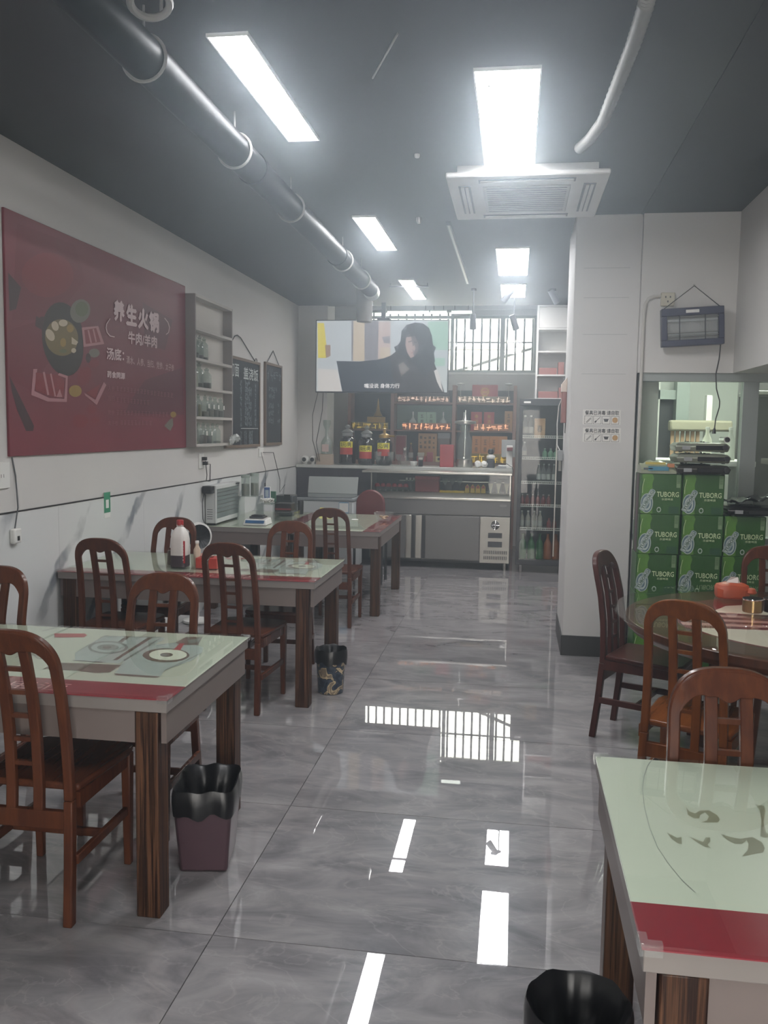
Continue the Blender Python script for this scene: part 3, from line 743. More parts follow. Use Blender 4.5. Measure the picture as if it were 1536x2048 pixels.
for (x0, y0, x1, y1) in ((231, 777, 346, 791), (231, 799, 298, 806), (231, 825, 336, 829), (238, 845, 303, 846)):
    n = int((x1-x0)/6.6)
    for i in range(n):       # body copy too soft to read: rows of little strokes
        cx = x0+(x1-x0)*(i+.5)/n; cy = y0+(y1-y0)*(i+.5)/n
        for k in range(3): dm.append((1, line(cx-2.4, cy-4+k*3.6+random.uniform(-1, 1), cx+2.4, cy-3.6+k*3.6+random.uniform(-1, 1), .9)))
        dm.append((1, line(cx+random.uniform(-1.5, 1.5), cy-4.6, cx+random.uniform(-1.5, 1.5), cy+4.6, 1)))
bb = MB()
for mi, p in br_+dm:
    bb.cur = mi; bb.poly([po(*q)+Vector((.0052 if mi else .0046, 0, 0)) for q in p])
tag(bb.build('lettering', [PINK, DIM], board, smooth=0, fixn=False), kind='stuff')

# jar shelf
SX = XL+.092
t = thing('wall_shelf', 'tall narrow grey-white box shelf of glass jars hung beside the poster', 'shelf', (XL, 7.28, 1.43))
SHM = mat('shelf_board', '#8d8784', .5, vary=.05); SHE = mat('shelf_back', '#bdb9b2', .6)
SY0, SY1, SZ0, SZ1 = 6.835, 7.78, 1.428, 2.66
MB().box(XL+.001, SY0, SZ0, SX, SY0+.022, SZ1).build('side_panel', SHM, t, bevel=.001)
MB().box(XL+.001, SY1-.022, SZ0, SX, SY1, SZ1).build('side_panel', SHM, t, bevel=.001)
MB().box(XL+.001, SY0+.022, SZ0, XL+.007, SY1-.022, SZ1).build('back_panel', SHE, t, smooth=0)
SHZ = [SZ0, 1.655, 1.895, 2.13, 2.375, SZ1-.022]
for z in SHZ: MB().box(XL+.007, SY0+.022, z, SX, SY1-.022, z+.022).build('shelf_board', mat('shelf_edge', '#b3afa9', .5) if 'shelf_edge' not in bpy.data.materials else bpy.data.materials['shelf_edge'], t, smooth=0)
JG = glass('jar_glass', '#dfe6e2', .03, 1.5, .10)
def jar(name, lb, cat, x, y, z, r, h, neck, fill, col, group, tagc=None, sq=0):
    """glass jar: body, stopper, contents and, where there is one, a paper tag"""
    t = thing(name, lb, cat, (x, y, z), group)
    sh = h*.72
    MB().lathe([(r*.92, z), (r, z+.006), (r, z+sh*.88), (r*.75, z+sh), (neck, z+sh+.012), (neck, z+h*.86), (neck*1.15, z+h*.88)], x, y, 18, sq).build('body', JG, t)
    bo = KEEP[-1]
    MB().lathe([(neck*.9, z+h*.86), (neck*1.2, z+h*.89), (neck*1.2, z+h*.93), (neck*.55, z+h*.95), (neck*.6, z+h), (0, z+h)], x, y, 14).build('stopper', JG if not fill or col[0] != '*' else STEEL, t)
    if fill:
        k = 'jar_fill_'+col.strip('*#')
        mm = bpy.data.materials.get(k) or mat(k, col.strip('*'), .6, vary=.25, scale=60)
        MB().lathe([(r*.86, z+.004), (r*.9, z+.01), (r*.9, z+sh*fill), (0, z+sh*fill+.004)], x, y, 16, sq).build('contents', mm, bo)
    if tagc:
        MB().box(x+r+.0008, y-r*.45, z+sh*.55, x+r+.0025, y+r*.45, z+sh*.82).build('paper_tag', WHITEP, bo, smooth=0)
    return t
ORD = ['first', 'second', 'third', 'fourth', 'fifth', 'sixth', 'seventh']
xc = XL+.052
for shelf, z, items in (
    ('the second shelf from the top', 2.152, [(6.93, .038, .2, .3, '#3b2c2e'), (7.035, .036, .195, .22, '#3b2c2e'), (7.14, .036, .19, .16, '#3a3033')]),
    ('the middle shelf', 1.917, [(6.91, .036, .2, .75, '#a3a08c'), (7.02, .040, .205, .25, '#57534b'), (7.20, .042, .175, .38, '#4a4644')]),
    ('the shelf above the bottom one', 1.677, [(6.905, .034, .19, .7, '#2c2926'), (6.995, .034, .185, .75, '#6d6845'), (7.16, .035, .185, .35, '#6b675c'), (7.29, .033, .18, .5, '#565249'), (7.41, .033, .18, .5, '#47453f'), (7.55, .033, .175, .45, '#4a4842')]),
    ('the bottom shelf', 1.45, [(6.905, .034, .18, .2, '#8c8a68'), (7.0, .034, .18, .0, '#777777'), (7.11, .034, .18, .55, '#3d2f2e'), (7.23, .034, .175, .5, '#352f33'), (7.35, .033, .175, .0, '#777777'), (7.46, .033, .17, .15, '#77766a')])):
    for i, (y, r, h, fl_, cc) in enumerate(items):
        jar('glass_jar', '%s stoppered glass jar from the poster on %s' % (ORD[i], shelf), 'jar', xc, y, z, r, h, r*.42, fl_, cc, 'glass jars in the wall shelf', tagc=(z in (1.677, 1.45) and fl_ > .3 and i > 1))
# crumpled clear bag on the shelf corner
b = MB(); random.seed(5)
def blob(b, c, rx, ry, rz_, seed, nu=12, nv=8, amp=.3):
    rnd = random.Random(seed); vs = []; fs = []
    for j in range(nv+1):
        ph = math.pi*j/nv
        for i in range(nu):
            th = 2*math.pi*i/nu; k = 1+rnd.uniform(-amp, amp)
            vs.append((c[0]+rx*k*math.sin(ph)*math.cos(th), c[1]+ry*k*math.sin(ph)*math.sin(th), c[2]+rz_*k*math.cos(ph)))
    for j in range(nv):
        for i in range(nu): fs.append((j*nu+i, j*nu+(i+1) % nu, (j+1)*nu+(i+1) % nu, (j+1)*nu+i))
    b.add(vs, fs)
BAGM = glass('plastic_film', '#f2f4f2', .15, 1.6, .35)
blob(b, (XL+.115, 7.68, 1.475), .018, .05, .035, 3, amp=.3); blob(b, (XL+.115, 7.80, 1.49), .03, .085, .032, 8, amp=.35)
one(b, 'plastic_bag', 'crumpled clear plastic bag poking out of the jar shelf corner', 'bag', BAGM, smooth=20)

# chalk boards
CHK = mat('chalk_board', '#23272b', .6, vary=.15, scale=3); CHF = mat('board_wood', '#6f5f52', .5, vary=.1); CHALK = mat('chalk', '#b5bcba', .9); CHALKD = mat('faint_chalk', '#7c858a', .9)
def chalkboard(lb, y0, y1, z0, z1, hang, head):
    t = thing('chalkboard', lb, 'chalkboard', (XL, (y0+y1)/2, z0))
    xf = XL+.028; fw = .028
    MB().box(XL+.004, y0+fw, z0+fw, XL+.018, y1-fw, z1-fw).build('writing_surface', CHK, t, smooth=0)
    for a in ((y0, z0, y0+fw, z1), (y1-fw, z0, y1, z1), (y0+fw, z0, y1-fw, z0+fw), (y0+fw, z1-fw, y1-fw, z1)):
        MB().box(XL+.002, a[0], a[1], xf, a[2], a[3]).build('frame_rail', CHF, t, bevel=.002)
    MB().tube(hang, .005, 6).build('hanging_cord', ROPE, t)
    xs = XL+.0185; W_, H_ = y1-y0, z1-z0
    for s, u0, u1, v0, v1, bd in head:
        text('lettering', s, CHALK, t, (xs, y0+W_*u0, z0+H_*v0), (xs, y0+W_*u1, z0+H_*v0), (xs, y0+W_*u0, z0+H_*v1), bd)
    return t
def scribble(t, y0, z0, W_, H_, cells, rnd, xs):
    b = MB()
    for (u, v, n, sz) in cells:
        for g in range(n):
            cy, cz = y0+W_*u+g*sz*1.15, z0+H_*v
            for k in range(5):
                a = rnd.choice((0, 0, math.pi/2, .9, -.9)); l = sz*rnd.uniform(.25, .5)
                oy, oz = rnd.uniform(-.3, .3)*sz, rnd.uniform(-.4, .4)*sz
                dy, dz = math.cos(a)*l, math.sin(a)*l; wd = .005
                ny, nz = -math.sin(a)*wd, math.cos(a)*wd
                b.poly([(xs, cy+oy-dy+ny, cz+oz-dz+nz), (xs, cy+oy+dy+ny, cz+oz+dz+nz), (xs, cy+oy+dy-ny, cz+oz+dz-nz), (xs, cy+oy-dy-ny, cz+oz-dz-nz)])
    tag(b.build('chalk_writing', CHALKD, t, smooth=0, fixn=False), kind='stuff')
t = chalkboard('large black chalkboard menu, half behind the jar shelf', 7.785, 8.88, 1.394, 2.262, [(XL+.012, 7.80, 2.262), (XL+.012, 8.08, 2.45), (XL+.012, 8.16, 2.47), (XL+.012, 8.26, 2.455), (XL+.012, 8.74, 2.262)], [('刀面', .125, .37, .78, .92, .012), ('盖浇饭', .50, .95, .77, .91, .012)])
cells = [(.25, .70, 2, .05), (.25, .62, 2, .05)]
for k in range(9): cells += [(.50, .72-.057*k, 1, .045), (.62, .73-.057*k, 4 if k % 3 else 3, .05), (.88, .72-.057*k, 1, .045)]
for k in range(4): cells += [(.50, .17-.04*k, 1, .04), (.60, .17-.04*k, 2, .04), (.72, .17-.04*k, 3, .04)]
scribble(t, 7.785, 1.394, 1.095, .868, [((1.26*u-.165)/1.095, v, n, sz) for u, v, n, sz in cells], random.Random(3), XL+.0187)
MB().box(XL+.0184, 8.25, 1.394+.868*.212, XL+.0189, 8.82, 1.394+.868*.212+.006).build('chalk_line', CHALK, t, smooth=0)
b = MB(); b.tube([(XL+.02, 8.70, 2.25), (XL+.02, 8.72, 2.29), (XL+.02, 8.76, 2.295), (XL+.02, 8.78, 2.27), (XL+.02, 8.75, 2.25)], .004, 6); b.build('cord_loop', ROPE, t)
t = chalkboard('small narrow black chalkboard nearer the bar corner', 9.08, 9.745, 1.40, 2.29, [(XL+.012, 9.17, 2.285), (XL+.012, 9.41, 2.43), (XL+.012, 9.66, 2.285)], [])
cells = [(.18, .86, 5, .1)]+[(.25, .68, 5, .06), (.25, .60, 4, .05), (.25, .48, 3, .06), (.25, .39, 3, .06), (.25, .30, 3, .06), (.8, .5, 1, .05), (.8, .41, 1, .05), (.78, .30, 2, .05)]
scribble(t, 9.08, 1.40, .665, .89, cells, random.Random(9), XL+.0187)

# sockets, cables, sticker
def socket(name, lb, y, z, w_, h_, mt=WHITEP):
    t = thing(name, lb, 'socket', (XL, y, z))
    MB().box(XL+.0005, y-w_/2, z-h_/2, XL+.012, y+w_/2, z+h_/2).build('plate', mt, t, bevel=.003)
    for dy in (-.012, .012): MB().box(XL+.012, y+dy-.002, z-.012, XL+.0125, y+dy+.002, z+.006).build('slot', BLACKP, t, smooth=0)
    return t
pA = onX(404, 922, XL+.012); pB = onX(523, 905, XL+.012); pC = onX(5, 951, XL+.012)
t = socket('wall_socket', 'double wall socket under the jar shelf with two black plugs', pA.y, pA.z, .11, .13)
for dz, dy in ((.02, .01), (-.02, .03)): MB().box(XL+.0125, pA.y+dy-.02, pA.z+dz-.015, XL+.05, pA.y+dy+.02, pA.z+dz+.015).build('plug', BLACKP, t, bevel=.004)
socket('wall_socket', 'white wall socket below the gap between the two chalkboards', pB.y, pB.z, .16, .09)
socket('wall_switch', 'white switch plate under the poster corner at the picture edge', pC.y, pC.z, .14, .14)
pz = onX(403, 972, XL+.06)
def cable(lb, pts, mt=ROPE, r=.004, name='cable'): return one(MB().tube(pts, r, 6), name, lb, 'cable', mt)
cable('first black lead from the double socket down to the black adapter', [(XL+.04, pA.y+.01, pA.z), (XL+.045, pA.y+.03, pA.z-.12), (XL+.05, pA.y+.0, pz.z+.03)])
cable('second black lead looping from the double socket to the adapter', [(XL+.04, pA.y+.03, pA.z-.03), (XL+.05, pA.y+.10, pA.z-.03), (XL+.05, pA.y+.09, pA.z-.18), (XL+.05, pA.y+.04, pz.z+.03)])
p1 = onX(24, 915, XL+.006); p2 = onX(36, 1015, XL+.02); p3 = onX(30, 1068, XL+.02)
cable('thin grey lead hanging from the poster corner to the white plug', [(XL+.006, p1.y, p1.z), (XL+.006, p1.y+.03, p1.z-.1), (XL+.02, p2.y, p2.z), (XL+.02, p3.y, p3.z+.03)], CABLEG)
t = thing('plug_adapter', 'white plug adapter on the marble wall under the hanging grey lead', 'adapter', (XL+.008, p3.y, p3.z))
MB().box(XL+.0085, p3.y-.035, p3.z-.05, XL+.04, p3.y+.035, p3.z+.03).build('body', WHITEP, t, bevel=.008)
MB().box(XL+.04, p3.y-.01, p3.z-.035, XL+.041, p3.y+.012, p3.z-.01).build('slot', BLACKP, t, smooth=0)
q1 = onX(545, 905, XL+.02); q2 = onX(560, 960, XL+.03); q3 = onX(563, 985, XL+.05)
cable('black lead dropping from the socket below the chalkboards to the router', [(XL+.016, pB.y+.05, pB.z), (XL+.03, q1.y, q1.z), (XL+.03, q2.y, q2.z), (XL+.03, q3.y, q3.z), (XL+.09, q3.y, .95)])
q4 = onX(532, 940, XL+.02)
cable('thin straight lead hanging below the chalkboard socket', [(XL+.013, pB.y-.02, pB.z), (XL+.016, q4.y, q4.z), (XL+.016, q4.y, .85)], CABLEG, .003)
p = onX(214, 1010, XL+.009)
t = thing('green_sticker', 'small green and white card stuck on the marble under the black trim', 'sticker', (XL+.0085, p.y, p.z))
MB().box(XL+.0085, p.y-.045, p.z-.085, XL+.0105, p.y+.045, p.z+.085).build('card', WHITEP, t, smooth=0)
MB().box(XL+.0106, p.y-.045, p.z-.05, XL+.0112, p.y+.045, p.z+.085).build('green_print', mat('sticker_green', '#3f8a6a', .4), t, smooth=0)
MB().box(XL+.0113, p.y-.02, p.z-.02, XL+.0118, p.y+.02, p.z+.035).build('blank_field', WHITEP, t, smooth=0)

# ================================================================== THINGS ON THE FAR TABLES
TZ = .7425
# slim glass fronted cabinet against the wall
t = thing('glass_cabinet', 'slim white box with a grey glass front against the wall on the far table', 'cabinet', (-2.62, 7.45, TZ))
OX0, OX1, OY0, OY1, OZ1 = -2.655, -2.56, 7.26, 7.93, 1.085
FRW = mat('off_white_enamel', '#c3c6c4', .35)
MB().box(OX0, OY0, TZ+.012, OX1-.012, OY1, OZ1).build('body', FRW, t, bevel=.006)
MB().box(OX1-.012, OY0+.02, TZ+.05, OX1-.006, OY1-.02, OZ1-.03).build('glass_door', mat('dark_oven_glass', '#7b8482', .08, vary=.1, scale=5), t, smooth=0)
for a in ((OY0, TZ+.012, OY0+.03, OZ1), (OY1-.03, TZ+.012, OY1, OZ1), (OY0+.03, TZ+.012, OY1-.03, TZ+.05), (OY0+.03, OZ1-.035, OY1-.03, OZ1)):
    MB().box(OX1-.012, a[0], a[1], OX1, a[2], a[3]).build('door_rail', FRW, t, bevel=.003)
MB().tube([(OX1, OY1-.12, OZ1-.015), (OX1+.015, OY1-.12, OZ1-.01), (OX1+.015, OY1-.06, OZ1-.01), (OX1, OY1-.06, OZ1-.02)], .005, 8).build('handle', DARKG, t)
for i in range(5): MB().box(OX0+.015, OY0-.0012, TZ+.05+i*.02, OX1-.03, OY0-.0002, TZ+.055+i*.02).build('vent_slot', DARKG, t, smooth=0)
for i in range(6): MB().box(OX1-.0055, OY0+.04, TZ+.1+i*.035, OX1-.004, OY1-.04, TZ+.104+i*.035).build('rack_wire', STEEL, t, smooth=0)
for yy in (OY0+.04, OY1-.04): MB().box(OX0+.01, yy-.02, TZ, OX1-.01, yy+.02, TZ+.012).build('foot', BLACKP, t, smooth=0)
t = thing('power_adapter', 'black power adapter resting on the corner of the slim white box', 'adapter', (-2.6, 7.2, 1.0))
MB().box(-2.652, 7.17, 1.02, -2.57, 7.258, 1.085).build('body', BLACKP, t, bevel=.006)
MB().cyl((-2.6, 7.17, 1.05), (-2.6, 7.15, 1.05), .012, n=10).build('plug', BLACKP, t)
cable('black lead falling from the adapter down the end of the slim white box', [(-2.64, 7.2, 1.03), (-2.645, 7.16, .95), (-2.648, 7.18, .80), (-2.645, 7.23, .7435)])
# small white fan
t = thing('standing_fan', 'small white round fan with a dark face beside the far table', 'fan', (-2.53, 6.70, 0))
fa = Vector((.72, -.62, .05)).normalized(); fc = Vector((-2.53, 6.70, .71))
MB().lathe([(.10, 0), (.11, .01), (.11, .025), (.02, .04), (.018, .58), (.022, .60)], -2.535, 6.72, 24).build('stand', WHITEP, t)
b = MB(); prof = [(.0, -.075), (.06, -.07), (.105, -.03), (.118, .03), (.116, .05), (.10, .056)]
def axial(prof, c, ax, n=28):
    a = ax.orthogonal().normalized(); d = ax.cross(a); vs = []; fs = []
    for r, h in prof:
        for i in range(n):
            th = 2*math.pi*i/n; vs.append(c+ax*h+a*r*math.cos(th)+d*r*math.sin(th))
    for j in range(len(prof)-1):
        for i in range(n): fs.append((j*n+i, j*n+(i+1) % n, (j+1)*n+(i+1) % n, (j+1)*n+i))
    return vs, fs
b.add(*axial(prof, fc, fa)); b.build('housing', WHITEP, t)
b = MB(); b.add(*axial([(.10, .054), (.07, .03), (.03, .02), (0.0, .02)], fc, fa)); b.build('dark_face', mat('fan_face', '#2b2d31', .35), t)
a_ = fa.orthogonal().normalized(); d_ = fa.cross(a_); b = MB()
for i in range(10):
    th = math.pi*i/10; v = a_*math.cos(th)+d_*math.sin(th); b.cyl(fc+fa*.053+v*.1, fc+fa*.053-v*.1, .0018, n=5)
b.build('guard_grille', BLACKP, t)
# acrylic steps
ACR = glass('acrylic', '#f2f5f4', .03, 1.49, .05)
t = thing('acrylic_stand', 'clear acrylic step stand carrying jars and cable on the far table', 'stand', (-2.4, 7.95, TZ))
for (x0, x1, z) in ((-2.545, -2.36, .955), (-2.355, -2.20, .885), (-2.195, -2.0, .82)):
    MB().box(x0, 7.80, z-.005, x1, 8.02, z).build('step', ACR, t, smooth=0)
    MB().box(x0, 7.80, TZ, x0+.005, 8.02, z-.005).build('support', ACR, t, smooth=0)
    MB().box(x1-.005, 7.80, TZ, x1, 8.02, z-.005).build('support', ACR, t, smooth=0)
JARL = 'lidded clear canister on the acrylic stand, '
for x, y, h, lb in ((-2.495, 7.90, .2, 'the one nearer the slim white box'), (-2.415, 7.93, .215, 'the taller one on its aisle side')):
    t = thing('glass_canister', JARL+lb, 'jar', (x, y, .955))
    MB().lathe([(.036, .955), (.04, .96), (.04, .955+h-.04), (.036, .955+h-.03)], x, y, 20).build('body', JG, t)
    MB().lathe([(.042, .955+h-.032), (.043, .955+h-.02), (.043, .955+h-.004), (0, .955+h)], x, y, 20).build('lid', mat('grey_green_lid', '#8f9b94', .4) if 'grey_green_lid' not in bpy.data.materials else bpy.data.materials['grey_green_lid'], t)
    MB().lathe([(.034, .958), (.035, .96), (.035, .955+h*.55), (0, .956+h*.55)], x, y, 16).build('contents', mat('herb_grey', '#7d7f76', .8, vary=.2, scale=50) if 'herb_grey' not in bpy.data.materials else bpy.data.materials['herb_grey'], t)
t = thing('payment_terminal', 'blue and white hand terminal standing upright behind the cable coil', 'terminal', (-2.3, 7.9, .885))
MB().box(-2.325, 7.93, .8856, -2.265, 7.955, 1.04).build('body', WHITEP, t, bevel=.006)
MB().box(-2.322, 7.9285, .93, -2.268, 7.9297, 1.035).build('blue_face', mat('terminal_blue', '#34558f', .3), t, smooth=0)
MB().box(-2.312, 7.927, .945, -2.278, 7.928, 1.01).build('screen', mat('lcd', '#a7b6bd', .2), t, smooth=0)
MB().cyl((-2.318, 7.942, 1.04), (-2.318, 7.942, 1.075), .005, n=8).build('aerial', BLACKP, t)
b = MB(); rnd = random.Random(4); pts = []
for i in range(60):
    th = i*.62; rr = .05+.02*math.sin(i*1.7); pts.append((-2.275+rr*.95*math.cos(th), 7.87+rr*.9*math.sin(th), 905e-3+.03*abs(math.sin(i*.9))))
one(b.tube(pts, .0055, 6), 'cable_coil', 'untidy white cable coil on the acrylic stand below the terminal', 'cable', WHITEP)
t = thing('router', 'small black box with a red stripe on the lowest acrylic step', 'router', (-2.1, 7.9, .82))
MB().box(-2.19, 7.84, .8206, -2.04, 8.0, .895).build('body', BLACKP, t, bevel=.006)
MB().box(-2.19, 7.8388, .835, -2.04, 7.8396, .85).build('red_stripe', mat('stripe_red', '#7d2f34', .4), t, smooth=0)
t = thing('till_printer', 'dark green and black till printer behind the acrylic stand', 'printer', (-2.2, 8.3, TZ))
MB().box(-2.3, 8.2, TZ, -2.12, 8.4, .94).build('body', mat('printer_dark', '#34393b', .4), t, bevel=.01)
MB().box(-2.36, 8.18, .88, -2.28, 8.2, .98).build('green_cover', mat('printer_green', '#3f6b58', .4), t, bevel=.004)
MB().box(-2.2, 8.19, .90, -2.14, 8.2, .95).build('paper_slot', BLACKP, t, smooth=0)
t = thing('black_cup', 'slim black cup with a side handle near the end of the far table', 'cup', (-2.1, 8.45, TZ))
cp = onZ(601, 1028, TZ); cx, cy = cp.x, min(8.5, cp.y)
MB().lathe([(.026, TZ), (.03, TZ+.005), (.032, TZ+.13), (.03, TZ+.135), (.026, TZ+.13), (.024, TZ+.02), (0, TZ+.02)], cx, cy, 20).build('body', BLACKP, t)
MB().tube([(cx-.03, cy, TZ+.1), (cx-.06, cy, TZ+.095), (cx-.055, cy, TZ+.07)], .005, 6).build('handle', BLACKP, t)
t = thing('digital_scale', 'white digital kitchen scale with a blue display on the far table', 'scale', (-2.22, 7.45, TZ))
b = MB(); b.add([(-2.34, 7.33, TZ), (-2.13, 7.33, TZ), (-2.13, 7.53, TZ), (-2.34, 7.53, TZ), (-2.33, 7.36, TZ+.05), (-2.14, 7.36, TZ+.05), (-2.14, 7.52, TZ+.055), (-2.33, 7.52, TZ+.055)], [(0, 3, 2, 1), (4, 5, 6, 7), (0, 1, 5, 4), (1, 2, 6, 5), (2, 3, 7, 6), (3, 0, 4, 7)])
b.build('body', WHITEP, t, bevel=.006)
b = MB(); b.add([(-2.32, 7.338, TZ+.018), (-2.15, 7.338, TZ+.018), (-2.15, 7.352, TZ+.042), (-2.32, 7.352, TZ+.042)], [(0, 1, 2, 3)])
b.v = [(x, y-.006, z) for x, y, z in b.v]; b.build('display', mat('scale_blue', '#3a5f86', .2), t, smooth=0)
MB().box(-2.30, 7.39, TZ+.055, -2.17, 7.51, TZ+.072).build('weighing_plate', mat('plate_dark', '#4a4d50', .3, .6), t, bevel=.004)
MB().box(-2.285, 7.40, TZ+.073, -2.185, 7.49, TZ+.083).build('tray', BLACKP, t, bevel=.003)
yn = mat('yellow_note', '#d8cf3c', .6)
t = thing('note_block', 'yellow note block on the far end of the far table', 'notepad', (-1.92, 8.58, TZ))
MB().box(-1.93, 8.50, TZ, -1.80, 8.60, TZ+.025).build('pad', yn, t, smooth=0)
b = MB(); b.add([(-1.93, 8.502, TZ+.025), (-1.80, 8.502, TZ+.025), (-1.80, 8.58, TZ+.055), (-1.93, 8.58, TZ+.055)], [(0, 1, 2, 3)]); b.build('curled_sheet', yn, t, smooth=0)
t = thing('takeout_tub', 'clear plastic takeaway tub with scraps at the aisle corner of the far table', 'tub', (-1.19, 8.05, TZ))
MB().lathe([(.055, TZ), (.062, TZ+.004), (.085, TZ+.07), (.09, TZ+.072), (.09, TZ+.076), (.083, TZ+.074), (.058, TZ+.008), (0, TZ+.008)], -1.2, 8.05, 28, 6).build('tub', CLEARP, t)
b = MB()
for i in range(6): blob(b, (-1.2+random.uniform(-.03, .03), 8.05+random.uniform(-.03, .03), TZ+.02+random.uniform(0, .02)), .02, .015, .008, i, 8, 5, .3)
tag(b.build('scraps', mat('scraps_tan', '#a98d6c', .7), t), kind='stuff')
one(MB().lathe([(.03, TZ), (.034, TZ+.004), (.03, TZ+.008), (0, TZ+.009)], -1.47, 8.02, 14), 'bottle_cap', 'small shiny lid lying beside the takeaway tub', 'lid', WHITEP)

# ================================================================== MIDDLE TABLE THINGS
MZ = .7425
jx, jy = -2.0, 5.03
t = thing('vinegar_jug', 'tall white plastic jug with a red cap, dark liquid and a red label', 'jug', (jx, jy, MZ))
JUGP = mat('milky_plastic', '#c9c5c0', .35)
MB().lathe([(.045, MZ), (.05, MZ+.006), (.05, MZ+.075)], jx, jy, 28, 5).build('dark_liquid_half', mat('jug_dark', '#3b3136', .3), t)
MB().lathe([(.05, MZ+.0752), (.05, MZ+.17), (.045, MZ+.2), (.028, MZ+.235), (.018, MZ+.245), (.018, MZ+.26)], jx, jy, 28, 5).build('milky_body', JUGP, t)
MB().lathe([(.021, MZ+.255), (.021, MZ+.285), (.018, MZ+.288), (0, MZ+.288)], jx, jy, 18).build('cap', mat('cap_red', '#9b2a2c', .35), t)
MB().box(jx+.012, jy-.0465, MZ+.03, jx+.048, jy-.0445, MZ+.165).build('label', mat('label_red', '#a32329', .4), t, smooth=0)
b = MB()
for i in range(6): b.box(jx+.022, jy-.0475, MZ+.045+i*.018, jx+.038, jy-.0467, MZ+.054+i*.018)
b.build('label_print', WHITEP, t, smooth=0)
t = thing('sauce_bottle', 'slim pale bottle between the white jug and the red tissue box', 'bottle', (-1.915, 5.09, MZ))
MB().lathe([(.02, MZ), (.022, MZ+.005), (.022, MZ+.10), (.010, MZ+.125), (.010, MZ+.14)], -1.915, 5.09, 16).build('body', mat('pale_cream', '#bfae9a', .35), t)
MB().lathe([(.012, MZ+.14), (.012, MZ+.155), (0, MZ+.157)], -1.915, 5.09, 12).build('cap', WHITEP, t)
one(MB().lathe([(.026, MZ), (.028, MZ+.004), (.024, MZ+.085), (.02, MZ+.09), (0, MZ+.09)], -2.085, 5.10, 14), 'pepper_pot', 'dark squat pot behind the foot of the white jug', 'pot', mat('pot_brown', '#54473f', .4))
t = thing('tissue_box', 'red tissue box with a torn open top on the middle wall table', 'tissue box', (-1.86, 5.06, MZ))
TR = mat('tissue_box_red', '#a8392f', .45, vary=.15, scale=30)
MB().box(-1.89, 4.99, MZ, -1.755, 5.10, MZ+.065).build('carton', TR, t, bevel=.004)
b = MB(); blob(b, (-1.83, 5.04, MZ+.075), .04, .03, .012, 2, 10, 6, .4); b.build('torn_top', mat('tissue_pinkish', '#c98d80', .7), t)
t = thing('chrome_shaker', 'small chrome shaker tucked behind the red tissue box', 'shaker', (-1.875, 5.14, MZ))
MB().lathe([(.018, MZ), (.02, MZ+.004), (.02, MZ+.075), (.015, MZ+.09)], -1.865, 5.145, 16).build('body', CHROME, t)
MB().lathe([(.016, MZ+.09), (.017, MZ+.095), (.012, MZ+.105), (0, MZ+.107)], -1.865, 5.145, 14).build('lid', CHROME, t)

# ================================================================== BINS
def rag(name, mt, t, cx, cy, z0, z1, rx, ry, flare, seed, sq, n=40, depth=.12, rot=0):
    """bin liner: hangs over the rim, folds into the mouth"""
    rnd = random.Random(seed); ph = [rnd.uniform(0, 6.28) for _ in range(6)]; vs = []; fs = []
    def ring(s, z, wob):
        for i in range(n):
            th = 2*math.pi*i/n; k = 1/(abs(math.cos(th))**sq+abs(math.sin(th))**sq)**(1/sq)
            ww = 1+wob*(math.sin(th*7+ph[0])*.5+math.sin(th*13+ph[1])*.35+math.sin(th*3+ph[2])*.3)
            x, y = rx*s*k*ww*math.cos(th), ry*s*k*ww*math.sin(th)
            zz = z+wob*.45*(math.sin(th*5+ph[3])+math.sin(th*9+ph[4]))*.5
            vs.append((cx+x*math.cos(rot)-y*math.sin(rot), cy+x*math.sin(rot)+y*math.cos(rot), zz))
    for s, z, wob in ((1.0*flare, z0, .035), (1.03*flare, (z0+z1)/2, .03), (1.02*flare, z1-.015, .02), (.98*flare, z1+.003, .012), (.93*flare, z1-.003, .012), (.82, z1-depth*.5, .05), (.68, z1-depth, .08), (.05, z1-depth-.03, .0)):
        ring(s, z, wob)
    m_ = len(vs)//n
    for j in range(m_-1):
        for i in range(n): fs.append((j*n+i, j*n+(i+1) % n, (j+1)*n+(i+1) % n, (j+1)*n+i))
    b = MB(); b.add(vs, fs); return b.build(name, mt, t, smooth=60)
LINER = mat('black_bin_liner', '#0a0a0d', .33, vary=.2, scale=20)
bx, by, br = -1.085, 2.985, R(10)
t = thing('waste_bin', 'dark plum square bin with a black liner beside the nearest table leg', 'bin', (bx, by, 0))
b = MB(); vs = []
for z, hx, hy in ((0, .085, .108), (.27, .106, .13)):
    for sx, sy in ((-1, -1), (1, -1), (1, 1), (-1, 1)):
        x, y = sx*hx, sy*hy; vs.append((bx+x*math.cos(br)-y*math.sin(br), by+x*math.sin(br)+y*math.cos(br), z))
b.add(vs, [(0, 3, 2, 1), (0, 1, 5, 4), (1, 2, 6, 5), (2, 3, 7, 6), (3, 0, 4, 7)])
b.build('body', mat('plum_plastic', '#4a363d', .4, vary=.08), t, bevel=.012)
rag('liner', LINER, t, bx, by,   .215, .305, .106, .13, 1.05, 4, 7, 48, .13, br)
t = thing('waste_bin', 'round camouflage bin with a black liner by the middle wall table', 'bin', (-1.07, 5.09, 0))
cm, nt, p_ = newmat('camouflage_print')
tc = nt.nodes.new('ShaderNodeTexCoord'); vo = nt.nodes.new('ShaderNodeTexNoise'); vo.inputs['Scale'].default_value = 15; vo.inputs['Detail'].default_value = 1.5; vo.inputs['Distortion'].default_value = 1.2
rp = nt.nodes.new('ShaderNodeValToRGB'); rp.color_ramp.interpolation = 'CONSTANT'; e_ = rp.color_ramp.elements
e_[0].position = 0; e_[0].color = lin('#232c3a'); e_[1].position = .44; e_[1].color = lin('#3f4a58')
